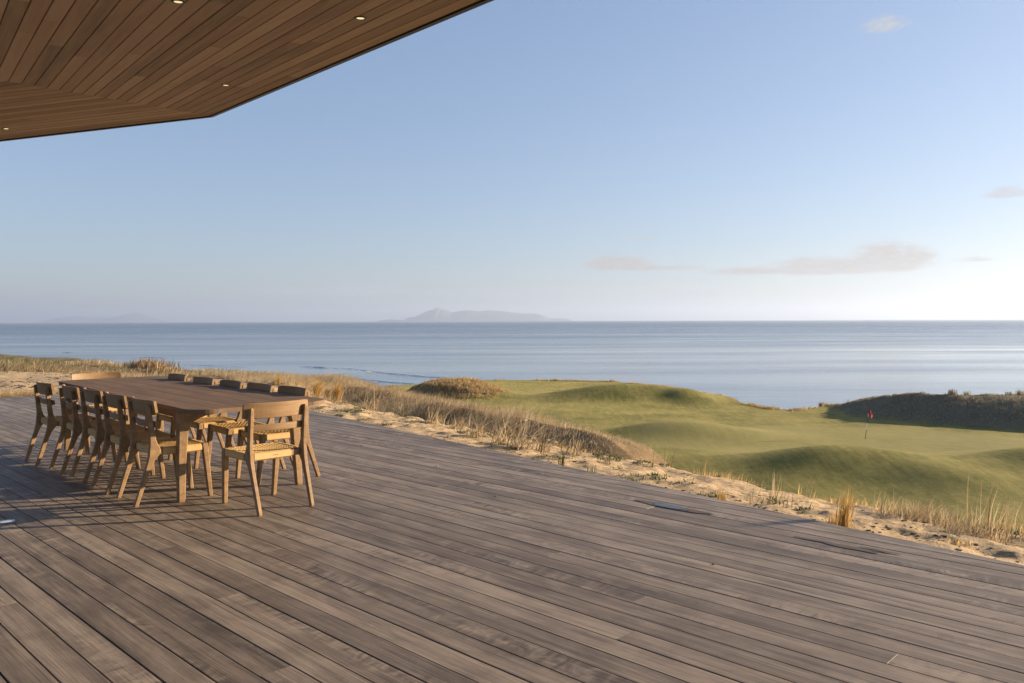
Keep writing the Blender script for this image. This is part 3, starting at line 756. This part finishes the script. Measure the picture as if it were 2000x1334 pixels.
mw, t, b, o = material('wet_wood'); b.inputs['Base Color'].default_value = (.105, .082, .064, 1); b.inputs['Roughness'].default_value = .6; b.inputs['Specular IOR Level'].default_value = .2
M['wet'] = mw
mp_, t, b, o = material('puddle_water'); b.inputs['Base Color'].default_value = (.03, .026, .022, 1); b.inputs['Roughness'].default_value = .03; b.inputs['IOR'].default_value = 1.333
M['puddle'] = mp_
def blob(cx, cy, hx, hy, seed, n=48, rag=.22):
    r0 = random.Random(seed); ph = [r0.uniform(0, 6.28) for _ in range(5)]
    pts = []
    for k in range(n):
        a = 2*math.pi*k/n; q = 1 + rag*(math.sin(2*a + ph[0])*.4 + math.sin(3*a + ph[1])*.4 + math.sin(5*a + ph[2])*.25 + math.sin(9*a + ph[3])*.15)
        pts.append((cx + hx*q*math.cos(a), cy + hy*q*math.sin(a)))
    return pts
def sheet(poly, z): return [(p[0], p[1], z) for p in poly], [tuple(range(len(poly)))]
pd = empty('puddle', G(1312, 991) + np.array([0, 0, 0])); pd.rotation_euler = (0, 0, ang); tag(pd, 'small rain puddle on the deck boards near the sandy edge', 'puddle')
obj('wet_margin', sheet(blob(.0, 0, .30, .055, 3), .0040), M['wet'], pd); obj('water', sheet(blob(.02, .004, .16, .038, 5), .0056), M['puddle'], pd)
st = empty('wet_stain', G(1640, 1066)); st.rotation_euler = (0, 0, ang)
tag(st, 'dark damp stain along the deck boards at the right, no standing water', 'stain')
obj('stain_patch', sheet(blob(0, 0, .24, .030, 9, rag=.5), .0040), M['wet'], st); obj('stain_patch', sheet(blob(-.22, -.055, .10, .02, 12, rag=.5), .0041), M['wet'], st)
def pebble(r, seed):
    r0 = random.Random(seed); V = []; F = []; na, nb_ = 8, 5
    for j in range(nb_):
        th = math.pi*j/(nb_ - 1)
        for k in range(na):
            q = r*(.8 + .4*r0.random()); V.append((q*math.sin(th)*math.cos(2*math.pi*k/na)*1.4, q*math.sin(th)*math.sin(2*math.pi*k/na), q*.6*math.cos(th) + r*.5))
    for j in range(nb_ - 1):
        for k in range(na): F.append((j*na + k, (j + 1)*na + k, (j + 1)*na + (k + 1) % na, j*na + (k + 1) % na))
    return V, F
M['pale_stone'] = plain('pale_shell', (.42, .36, .28), .7); M['leaf_bit'] = plain('dark_leaf_bit', (.05, .03, .02), .8)
for u_, v_, r_, mm, lb in ((854, 911, .009, 'pale_stone', 'pale crumb lying on the deck boards right of the near end chair'), (706, 871, .007, 'leaf_bit', 'dark leaf crumb on the boards close behind the near end chair'), (967, 970, .006, 'leaf_bit', 'dark leaf crumb near the middle of the deck'),
                       (1393, 1103, .006, 'leaf_bit', 'dark twig crumb on the deck below the puddle'), (776, 850, .007, 'leaf_bit', 'dark leaf crumb on the deck just inside the sandy edge')):
    q = obj('deck_crumb', pebble(r_, int(u_)), M[mm]); q.location = G(u_, v_); tag(q, lb, 'debris', 'crumbs of debris on the deck')

# ------------------------------------------------------------------ golf flag, posts, pipe caps
fz = lambda x, y: float(terrain(np.array([x]), np.array([y]))[0])
def drop(u, d):
    x = (u - 1000)/1556.0*d; return Vector((x, d, fz(x, d)))
def hit(u, vv, d0=3.0, d1=300.0):
    """first place where the sight line meets the ground"""
    d = ray(u, vv); ys = np.exp(np.linspace(math.log(d0), math.log(d1), 4000)); k = ys/d[1]
    xs, zs_ = d[0]*k, CAM_Z + d[2]*k; h = terrain(xs, ys); below = np.nonzero(zs_ < h)[0]
    i = below[0] if len(below) else len(ys) - 1
    return Vector((xs[i], ys[i], h[i]))
fp = hit(1690, 857, 20)
flag = empty('golf_flag', fp); tag(flag, 'red flag on a black and white striped pin in the golf green', 'golf flag')
sc_ = fp.y/55.0; lean = Vector((.115, 0, 1)).normalized(); FH = 2.13*sc_
segs = [(0, .30, 'black'), (.30, .52, 'white'), (.52, .70, 'black'), (.70, .84, 'white'), (.84, 1.0, 'black')]
for a, b_, mm in segs:
    obj('pin_section', tube([lean*FH*a, lean*FH*b_], .019*sc_, 8), M[mm], flag)
V = []; F = []; NXF, NYF = 10, 6
for i in range(NXF + 1):
    for j in range(NYF + 1):
        q = i/NXF; hgt = 1 - j/NYF*.19*(1 - .55*q)
        base = lean*FH*hgt; fold = math.sin(q*9 + j*.3)*.05*q
        V.append(tuple(base + Vector((.25*q - .012*q*j, fold + .03*math.sin(q*14), -.42*q - .12*q*q))*sc_))
for i in range(NXF):
    for j in range(NYF): a = i*(NYF + 1) + j; F.append((a, a + 1, a + NYF + 2, a + NYF + 1))
fl = obj('flag_cloth', (V, F), M['red'], flag, True)
md_ = fl.modifiers.new('thickness', 'SOLIDIFY'); md_.thickness = .006; md_.offset = 0
obj('hole_cup', disc_solid(.054*sc_, -.02, .008, 16), M['black'], flag)

for u_, v0, v1, lb in ((14.5, 703, 728.5, 'thin dark fence stake at the left edge of the dunes'), (178, 712, 724, 'short fence stake with a cross rail in the dune grass')):
    p = hit(u_, v1, 15); h = (v1 - v0)/1556*p.y
    fo = empty('fence_stake', p); tag(fo, lb, 'fence stake', 'stakes standing in the dune grass')
    obj('stake', tube([(0, 0, -.1), (0.01, 0, h)], .022, 6), M['post'], fo)
    if v1 < 726: obj('rail', tube([(0, -.02, h*.8), (.30, .0, h*.62)], .018, 6), M['post'], fo)

# ------------------------------------------------------------------ grasses
def grass_mat(name, stops, trans=.25):
    m, t, b, o = material(name); a = t.node('ShaderNodeAttribute'); a.attribute_name = 'tint'
    c = t.ramp(a.outputs['Fac'], stops); t.l.new(c, b.inputs['Base Color']); b.inputs['Roughness'].default_value = .6; b.inputs['Specular IOR Level'].default_value = .3
    tr = t.node('ShaderNodeBsdfTranslucent'); t.l.new(c, tr.inputs[0]); mx = t.node('ShaderNodeMixShader'); mx.inputs[0].default_value = trans
    t.l.new(b.outputs[0], mx.inputs[1]); t.l.new(tr.outputs[0], mx.inputs[2]); t.l.new(mx.outputs[0], o.inputs[0]); return m
M['straw'] = grass_mat('straw_grass', [(0, (.12, .09, .05)), (.35, (.30, .22, .12)), (.75, (.50, .39, .235)), (1, (.62, .51, .34))], .4)
M['gold'] = grass_mat('golden_grass', [(0, (.25, .14, .035)), (.5, (.48, .30, .085)), (1, (.62, .44, .17))], .35)
M['scrub'] = grass_mat('scrub_grass', [(0, (.12, .10, .065)), (.4, (.22, .185, .12)), (.8, (.36, .30, .20)), (1, (.46, .39, .27))])
M['tussock'] = grass_mat('tussock_grass', [(0, (.15, .10, .045)), (.5, (.42, .30, .14)), (1, (.64, .48, .26))], .5)
M['green_blade'] = grass_mat('green_shoots', [(0, (.03, .05, .012)), (.5, (.07, .10, .025)), (1, (.16, .16, .05))])
M['reddish'] = grass_mat('rusty_dune_grass', [(0, (.12, .075, .035)), (.5, (.26, .17, .085)), (1, (.42, .30, .17))])
def blades(root, height, width, lean_dir, lean_amt, tint, segs=3, spread=.5):
    """bent, tapering blades; root Nx3, the rest per blade"""
    N = len(root); az_ = rng.uniform(0, 2*np.pi, N); side = np.stack([np.cos(az_), np.sin(az_), np.zeros(N)], -1)
    ld = lean_dir + spread*rng.normal(size=(N, 2)); la = lean_amt*(.4 + 1.2*rng.random(N))
    V = []
    for k in range(segs + 1):
        q = k/segs; off = np.zeros((N, 3)); off[:, :2] = ld*(la*height*q**1.8)[:, None]
        off[:, 2] = height*q*(1 - .28*np.minimum(1.2, la*np.hypot(ld[:, 0], ld[:, 1]))*q)
        c_ = root + off; wd = (width*(1 - q)**.7*.5)[:, None]
        if k < segs: V += [c_ - side*wd, c_ + side*wd]
        else: V.append(c_)
    nv = 2*segs + 1; co = np.stack(V, 1).reshape(-1, 3).astype(np.float32)
    base = (np.arange(N)*nv)[:, None]; q4 = []
    for k in range(segs - 1): q4.append(base + np.array([2*k, 2*k + 1, 2*k + 3, 2*k + 2]))
    quads = np.stack(q4, 1).reshape(-1, 4) if q4 else np.zeros((0, 4), int)
    tris = base + np.array([2*(segs - 1), 2*(segs - 1) + 1, 2*segs])
    return co, quads, tris, np.repeat(tint, nv).astype(np.float32)
def blade_mesh(name, parts, mat):
    co = []; Q = []; T = []; ti = []; k = 0
    for c_, q, t_, i_ in parts: co.append(c_); Q.append(q + k); T.append(t_ + k); ti.append(i_); k += len(c_)
    co = np.concatenate(co); Q = np.concatenate(Q); T = np.concatenate(T); ti = np.concatenate(ti)
    m = bpy.data.meshes.new(name); m.vertices.add(len(co)); m.vertices.foreach_set('co', co.ravel())
    li = np.concatenate([Q.ravel(), T.ravel()]).astype(np.int32); m.loops.add(len(li)); m.loops.foreach_set('vertex_index', li)
    m.polygons.add(len(Q) + len(T)); m.polygons.foreach_set('loop_start', np.concatenate([np.arange(len(Q))*4, len(Q)*4 + np.arange(len(T))*3]).astype(np.int32))
    m.update(calc_edges=True); a = m.attributes.new('tint', 'FLOAT', 'POINT'); a.data.foreach_set('value', ti); m.materials.append(mat)
    return m
WIND = np.array([.55, .25])
def scatter(n, fn):
    x, y, dens = fn(n); k = rng.random(n) < dens; x, y = x[k], y[k]
    return np.stack([x, y, terrain(x, y)], -1)
def es_to_xy(e, s): return EDGE_P[0] + e*EDGE_N[0] + s*EDGE_T[0], EDGE_P[1] + e*EDGE_N[1] + s*EDGE_T[1]
# straw coloured marram along the ridge between deck and green
def f_ridge(n):
    s = rng.uniform(-24, 6.2, n); ec = 5 + np.maximum(0, -s)*.16; e = rng.uniform(1.5, 9.5, n) + (ec - 5)
    x, y = es_to_xy(e, s); er = np.where(e < ec, 1.5 + (e - 1.5)*3.5/(ec - 1.5), e - ec + 5)
    cl = fbm(x*1.1, y*1.1, 3, 71)
    d = sm(er, 1.7, 3.0)*(1 - sm(er, 6.6, 8.2))*(.55 + 1.1*np.clip(cl + .25, 0, 1))*(1 - sm(s, 2.4, 4.4))
    return x, y, np.clip(d, 0, 1)
P_ = scatter(150000, f_ridge); N = len(P_); e_, s_, _, _ = fields(P_[:, 0], P_[:, 1])
shortf = 1 - .85*sm(s_, -1.5, 2.4)
hgt = rng.uniform(.12, .34, N)*shortf*(1 + .5*np.clip(fbm(P_[:, 0]*.9, P_[:, 1]*.9, 2, 72), -1, 1))
ob = link(bpy.data.objects.new('beach_grass', blade_mesh('beach_grass', [blades(P_, hgt, rng.uniform(.003, .008, N)*(1 + P_[:, 1]/40), WIND*1.2, 1.05, np.clip(rng.normal(.6, .2, N) + .3*fbm(P_[:, 0]*.7, P_[:, 1]*.7, 2, 73), 0, 1))], M['straw'])))
tag(ob, 'pale straw coloured dune grass along the ridge beside the deck', kind='stuff')
# dunes to the left
def f_left(n):
    y = np.exp(rng.uniform(math.log(18), math.log(150), n)); u = rng.uniform(-60, 700, n); x = (u - 1000)/1556*y
    e, s, t_, _ = fields(x, y); sd_, tf, mn = zones(x, y); cl = fbm(x*.35, y*.35, 3, 81); o_ = np.maximum(e, t_ - DECK_END)
    return x, y, np.clip((1 - .93*sd_)*(.06 + 2.2*np.clip(cl + .08, 0, 1))*(1 - .85*sm(y, 80, 105))*np.where(t_ - DECK_END > e, sm(o_, 7.5, 11), sm(o_, 2.0, 8)), 0, 1)*(terrain(x, y) > -8)
P_ = scatter(150000, f_left); N = len(P_); far = P_[:, 1]
hgt = rng.uniform(.07, .26, N)*(1 + 1.1*np.clip(fbm(P_[:, 0]*.4, P_[:, 1]*.4, 3, 82), -.7, 1))*(1 - .35*sm(far, 60, 110))
ob = link(bpy.data.objects.new('dune_grass', blade_mesh('dune_grass', [blades(P_, hgt, rng.uniform(.005, .010, N)*(1 + far/18), WIND*1.1, 1.1, np.clip(rng.normal(.5, .2, N) + .55*fbm(P_[:, 0]*.16, P_[:, 1]*.16, 2, 83), 0, 1))], M['straw'])))
tag(ob, 'dry grass covering the dunes left of the table', kind='stuff')
# greener shoots mixed in
def f_leftg(n):
    y = np.exp(rng.uniform(math.log(19), math.log(60), n)); u = rng.uniform(-60, 560, n); x = (u - 1000)/1556*y
    e, s, t_, _ = fields(x, y); cl = fbm(x*.5, y*.5, 2, 91); o_ = np.maximum(e, t_ - DECK_END)
    return x, y, np.clip(3.0*np.clip(cl - .12, 0, 1), 0, 1)*sm(o_, 8, 11)
P_ = scatter(26000, f_leftg); N = len(P_)
ob = link(bpy.data.objects.new('green_grass', blade_mesh('green_grass', [blades(P_, rng.uniform(.15, .4, N), rng.uniform(.006, .012, N)*(1 + P_[:, 1]/25), WIND*.8, .5, rng.random(N))], M['green_blade'])))
tag(ob, 'greener grass patches among the left dunes', kind='stuff')
# scrubby cover on the large mound and the tussock mound
def f_mound(n):
    y = rng.uniform(44, 92, n); u = rng.uniform(1560, 2120, n); x = (u - 1000)/1556*y; sd_, tf, mn = zones(x, y)
    return x, y, mn*np.clip(.5 + 1.2*fbm(x*.8, y*.8, 3, 95), .1, 1)*(terrain(x, y) > -7.4)
P_ = scatter(190000, f_mound); N = len(P_)
ob = link(bpy.data.objects.new('mound_grass', blade_mesh('mound_grass', [blades(P_, rng.uniform(.04, .15, N), rng.uniform(.03, .06, N), WIND, .7, rng.random(N), 2)], M['scrub'])))
tag(ob, 'coarse brown grass over the large mound behind the flag', kind='stuff')
def f_tus(n):
    a = rng.uniform(0, 6.283, n); q = np.sqrt(rng.random(n))*1.12; x = -5.6 + 5.2*q*np.cos(a); y = 84 + 4.4*q*np.sin(a)
    return x, y, np.clip(.45 + 1.4*fbm(x*1.2, y*1.2, 3, 97), .12, 1)*(1 - sm(q + .25*fbm(x, y, 2, 98), .9, 1.05))
P_ = scatter(42000, f_tus); N = len(P_)
ob = link(bpy.data.objects.new('tussock_grass', blade_mesh('tussock_grass', [blades(P_, rng.uniform(.10, .30, N)*np.where(rng.random(N) < .07, 1.9, 1.0), rng.uniform(.03, .07, N), WIND, .6, np.clip(rng.normal(.5, .25, N), 0, 1), 2)], M['tussock'])))
tag(ob, 'golden brown tussock grass on the small mound in the green', kind='stuff')
# brown fringe along the far lip of the green and the near lip behind the sand
def f_lip(n):
    u = rng.uniform(700, 1640, n); ed = np.interp(u, [c[0] for c in EDGE_U], [c[1] for c in EDGE_U]); y = ed + rng.normal(-.3, .5, n); x = (u - 1000)/1556*y
    return x, y, np.clip(.35 + 1.6*fbm(x*.5, y*.5, 3, 99), .0, 1)
P_ = scatter(12000, f_lip); N = len(P_)
nn_, tt_ = rng.uniform(-2, 7.4, 30000), DECK_END + .03 + rng.exponential(.35, 30000); xx, yy = nn_*BN[0] + tt_*BT[0], nn_*BN[1] + tt_*BT[1]
E_ = np.stack([xx, yy, terrain(xx, yy)], -1)[rng.random(30000) < np.clip(.25 + 1.6*fbm(xx*1.2, yy*1.2, 3, 93), 0, .9)]; NE = len(E_)
Q_ = scatter(26000, lambda n: (lambda e, s: (*es_to_xy(e, s), np.clip(.2 + 1.1*fbm(e*1.5, s*1.5, 2, 96), 0, .9)))(rng.uniform(1.5, 3.0, n), rng.uniform(4.0, 12.5, n))); NQ = len(Q_)
ob = link(bpy.data.objects.new('fringe_grass', blade_mesh('fringe_grass', [blades(P_, rng.uniform(.08, .30, N), rng.uniform(.04, .09, N), WIND, .5, np.clip(rng.normal(.45, .2, N), 0, 1), 2), blades(E_, rng.uniform(.05, .22, NE), rng.uniform(.005, .012, NE), WIND, .9, np.clip(rng.normal(.6, .25, NE), 0, 1)), blades(Q_, rng.uniform(.03, .12, NQ), rng.uniform(.004, .009, NQ), WIND, .6, np.clip(rng.normal(.5, .25, NQ), 0, 1))], M['tussock'])))
tag(ob, 'low brown grass along the lips of the green', kind='stuff')
# herbs and clods on the sand strip
def f_sand(n):
    s = rng.uniform(-22, 13, n); e = rng.uniform(.03, 2.0, n); x, y = es_to_xy(e, s); return x, y, e, s
x, y, e, s = f_sand(22000); hum = fbm(x*1.9, y*1.9, 3, 21)
k = (rng.random(22000) < np.clip(3.2*(hum - .2), 0, 1)*sm(s, -6, 2)) ; P_ = np.stack([x, y, terrain(x, y)], -1)[k]
P_ = np.repeat(P_, 9, 0); N = len(P_); P_[:, :2] += rng.normal(0, .025, (N, 2))
ob = link(bpy.data.objects.new('sand_herbs', blade_mesh('sand_herbs', [blades(P_, rng.uniform(.012, .045, N), rng.uniform(.006, .014, N), WIND*0, .9, rng.random(N)*.6, 2, 1.0)], M['green_blade'])))
tag(ob, 'low dark green herbs on the hummocks of the sand strip', kind='stuff')
cv, cf = [], []
def clods(pts, rads):
    V = []; F = []; k = 0; n = 6
    for p, r_ in zip(pts, rads):
        st_ = rng.uniform(.6, 1.9); an = rng.uniform(0, 6.28); ca, sa = math.cos(an), math.sin(an)
        for q, hz_ in ((1.0, -.25), (.72, .42)):
            for j in range(n):
                a = 6.283*j/n; rr_ = r_*q*rng.uniform(.6, 1.3); ux, uy = rr_*math.cos(a)*st_, rr_*math.sin(a)
                V.append((p[0] + ux*ca - uy*sa, p[1] + ux*sa + uy*ca, p[2] + hz_*r_*rng.uniform(.5, 1.2)))
        for j in range(n): F.append((k + j, k + (j + 1) % n, k + n + (j + 1) % n, k + n + j))
        F.append(tuple(k + n + j for j in range(n))); k += 2*n
    return V, F
x, y, e, s = f_sand(26000); dn_ = np.clip(.10 + 1.2*fbm(x*1.4, y*1.4, 3, 25), 0, 1)*(.35 + .65*(1 - sm(e, .2, 1.0))); k = rng.random(26000) < dn_
P_ = np.stack([x, y, terrain(x, y)], -1)[k]
yy = np.exp(rng.uniform(math.log(14.6), math.log(32), 9000)); uu = rng.uniform(-60, 560, 9000); xx = (uu - 1000)/1556*yy; e2, s2, t2, _ = fields(xx, yy); o2 = np.maximum(e2, t2 - DECK_END)
k2 = (o2 > .1) & (rng.random(9000) < np.clip(.25 + 1.3*fbm(xx*.9, yy*.9, 3, 26), 0, 1)*(1 - sm(o2, 7, 11)))
P2_ = np.stack([xx, yy, terrain(xx, yy)], -1)[k2]
M['clod'] = plain('dark_beach_litter', (.085, .055, .034), .95)
V, F = clods(np.concatenate([P_, P2_]), np.concatenate([.004 + .016*rng.random(len(P_))**2.5, .012 + .035*rng.random(len(P2_))**2]))
tag(obj('beach_litter', (V, F), M['clod']), 'dark scraps of seaweed and twigs scattered over the sand', kind='stuff')

# individual tufts
def tuft(name, base, n, h, spread_r, lean, mat, label, cat='grass tuft', group=None, width=.006, wind=(.55, .2), sp=.35, segs=5, hvar=.4):
    o_ = np.array([[0, 0, 0]]*n, float); o_[:, :2] = rng.normal(0, spread_r, (n, 2)); o_[:, 2] = -.02
    m = blade_mesh(name, [blades(o_, h*(1 - hvar + hvar*rng.random(n)), width*(.6 + .8*rng.random(n)), np.array(wind), lean, rng.random(n), segs, sp)], mat)
    ob_ = link(bpy.data.objects.new(name, m)); ob_.location = base; return tag(ob_, label, cat, group)
def px_h(p, px): return px/1556*p.y
g1 = 'tall tufts of beach grass near the deck'
for u_, v_, hp, n_, sr, ln, mat_, lab_, wd in (
    (616, 776, 46, 120, .050, .42, 'gold', 'orange wind bent grass tuft just past the table corner, leftmost of three', .010), (638, 779, 30, 60, .03, .40, 'gold', 'small orange grass tuft between two taller ones past the table corner', .010),
    (656, 786, 52, 130, .045, .34, 'gold', 'orange wind bent grass tuft past the table corner, rightmost of three', .010), (541, 752, 32, 40, .04, .55, 'gold', 'thin golden tuft standing behind the seaward chairs', .010),
    (1646, 1028, 96, 80, .026, .26, 'gold', 'upright golden grass tuft rising at the edge of the deck', .006), (1631, 1023, 32, 60, .03, .10, 'gold', 'short golden stubble beside the upright golden tuft', .006), (1407, 978, 36, 45, .022, .10, 'gold', 'small upright golden stubble tuft at the deck edge, left of the taller one', .006),
    (1098, 913, 46, 22, .014, .10, 'green_blade', 'slim green shoot tuft standing alone on the sand strip', .008), (1155, 925, 28, 16, .02, .15, 'green_blade', 'short green shoot tuft on the sand close to the deck edge', .007),
    (1300, 912, 52, 9, .05, .45, 'straw', 'few long pale stems leaning over the green, left of the puddle', .006), (1376, 928, 48, 8, .03, .35, 'gold', 'pair of thin golden stems in front of the green above the puddle', .006),
    (1512, 972, 66, 16, .07, .45, 'straw', 'loose pale stems on the crest right of the puddle', .006), (1580, 975, 70, 8, .04, .65, 'straw', 'thin arching stems just left of the upright golden tuft', .006), (1735, 1005, 66, 26, .06, .55, 'straw', 'arching pale tuft on the crest right of the upright golden tuft', .007),
    (1505, 985, 40, 30, .08, .35, 'green_blade', 'sparse green stems on the sand right of the puddle', .006), (1870, 1063, 20, 70, .05, .25, 'tussock', 'short brown tuft at the deck edge near the right border', .008),
    (1918, 1030, 130, 14, .06, .22, 'straw', 'tallest lone pale stems near the right border', .007), (1960, 1045, 90, 60, .10, .42, 'straw', 'arching straw tuft at the right border', .007)):
    p = hit(u_, v_, 3.5, 60)
    tuft('beach_grass_tuft', p, n_, px_h(p, hp), sr, ln, M[mat_], lab_, group=g1, width=wd*(1 + max(0, p.y - 10)/25))
g2 = 'straw grass clumps along the foot of the dune ridge'
for k, (u_, v_, hp, lab_) in enumerate(((720, 800, 52, 'pale bare stemmed clump in the ridge grass right of the orange tufts'), (783, 812, 40, 'straw clump on the sand edge below the tussock mound'), (845, 826, 52, 'bushy straw clump at the sand edge left of the white caps'), (892, 838, 40, 'low arching straw clump left of the leftmost white cap'),
                              (925, 850, 62, 'tall straw clump just left of the leftmost white cap'), (978, 866, 66, 'tall straw clump in the middle of the row of clumps'), (1014, 876, 92, 'tallest straw clump, with a broad feathery head'), (1054, 880, 62, 'leaning straw clump in front of the white caps'),
                              (1120, 888, 42, 'thin arching stems over the hollow right of the white caps'), (1180, 905, 28, 'sparse pale clump near the end of the dune ridge'), (838, 856, 18, 'short pale stubble at the deck edge, left of the ridge clumps'), (883, 872, 18, 'short pale stubble at the deck edge, right of the other stubble'))):
    p = hit(u_, v_, 6, 60); tuft('beach_grass_tuft', p, 60 if hp > 30 else 30, px_h(p, hp)*1.1, .07 if hp > 30 else .05, .9, M['straw'], lab_, group=g2, width=.010, sp=.65, hvar=.65)
g3 = 'pale grass clumps on the crest at the right'
for u_, v_, hp, lab_ in ((1790, 1015, 52, 'dense pale clump at the left of the crest clumps at the right'), (1822, 1022, 62, 'dense pale clump, second along the crest at the right'), (1856, 1034, 52, 'windblown clump in the middle of the crest at the right'), (1890, 1042, 48, 'low windblown clump near the tallest lone stems'), (1770, 1008, 36, 'small pale clump beside the arching tuft on the crest')):
    p = hit(u_, v_, 4, 40); tuft('beach_grass_tuft', p, 230, px_h(p, hp), .12, .85, M['straw'], lab_, group=g3, width=.0045, sp=.6, hvar=.6)
g4 = 'dark tufts on the skyline of the large mound'
for u_, v_, hp, n_, lab_ in ((1861, 771, 15, 90, 'biggest dark tuft on the skyline of the large mound'), (1890, 773, 13, 45, 'thin dark tuft right of the biggest one on the mound'), (1801, 767, 8, 50, 'low brown tuft left of the biggest one on the mound'), (1750, 768, 5, 60, 'very low tawny tuft on top of the mound, above the flag'), (1657, 779, 9, 10, 'lone thin stalk on the left shoulder of the mound'),
                             (1606, 796, 11, 60, 'dark tuft at the left foot of the mound'), (1972, 775, 10, 40, 'small brown tuft on the mound skyline, second from the right border'), (1995, 777, 14, 45, 'dark tuft on the mound skyline at the right border'), (1560, 800, 7, 40, 'small brown tuft on the lip where the sea meets the green')):
    d_ = 78 if u_ < 1640 else 70
    best = None
    for dd in np.arange(60, 86, .5):                     # stand it on the skyline of its bearing
        q = drop(u_, dd); a_ = (q.z - CAM_Z)/dd
        if best is None or a_ > best[0]: best = (a_, q)
    p = best[1]; tuft('mound_tuft', p, n_, px_h(p, hp), .16, .45, M['scrub'], lab_, group=g4, width=.05, wind=(.05, 0), sp=.6, segs=3)
g5 = 'rough clumps on the left dune skyline'
for u_, d_, hp, n_, mat_, lab_ in ((285, 36, 22, 260, 'reddish', 'tall rusty clump on the dune skyline left of the far table end'), (300, 35.5, 16, 260, 'reddish', 'broad rusty clump just right of the tallest skyline clump'), (318, 34.5, 14, 300, 'reddish', 'low rusty clump at the right foot of the skyline clump'), (270, 36, 16, 260, 'reddish', 'rusty clump just left of the tallest skyline clump'), (182, 46, 16, 160, 'straw', 'pale feathery clump on the left dune skyline, above the short stake'), (200, 46, 10, 160, 'straw', 'lower pale clump right of the feathery one on the left skyline'), (150, 40, 12, 120, 'straw', 'pale clump left of the feathery one on the left dunes')):
    p = drop(u_, d_); tuft('dune_clump', p, n_, px_h(p, hp), .35, .35, M[mat_], lab_, group=g5, width=.03, sp=.6, segs=3)
g6 = 'tufts along the far lip of the green'
for u_, hp, lab_ in ((1088, 6, 'small rusty tuft on the far lip of the green, left of the others'), (1196, 6, 'rusty tuft in the middle of the far lip of the green'), (1281, 6, 'pale tuft on the far lip, first of a pair'), (1302, 6, 'pale tuft on the far lip, second of a pair'), (936, 9, 'dark tuft on top of the tussock mound')):
    d_ = float(np.interp(u_, [c[0] for c in EDGE_U], [c[1] for c in EDGE_U])) - .6 if u_ > 1000 else 84.0
    p = drop(u_, d_); tuft('lip_tuft', p, 50, px_h(p, hp), .22, .3, M['tussock'], lab_, group=g6, width=.06, wind=(0, 0), sp=.6, segs=3)

# white capped pipes in the hollow
g7 = 'white capped pipe stubs in the hollow'
for u_, v_, lab_ in ((1025, 826, 'white capped pipe stub, leftmost and farthest, in the dark hollow'), (1026, 856, 'white capped pipe stub directly below the leftmost one'), (1044, 861, 'white capped pipe stub in the middle of the hollow'), (1071, 865, 'white capped pipe stub second from the right'), (1085, 869, 'white capped pipe stub at the right end of the hollow')):
    p = hit(u_, v_, 6, 40); pp = empty('pipe_stub', p); tag(pp, lab_, 'pipe stub', g7); k = p.y/17
    obj('pipe', tube([(0, 0, -.05), (0, 0, .05*k)], .034*k, 12), M['black'], pp); obj('cap', disc_solid(.042*k, .05*k, .068*k, 14, .005), M['white'], pp)
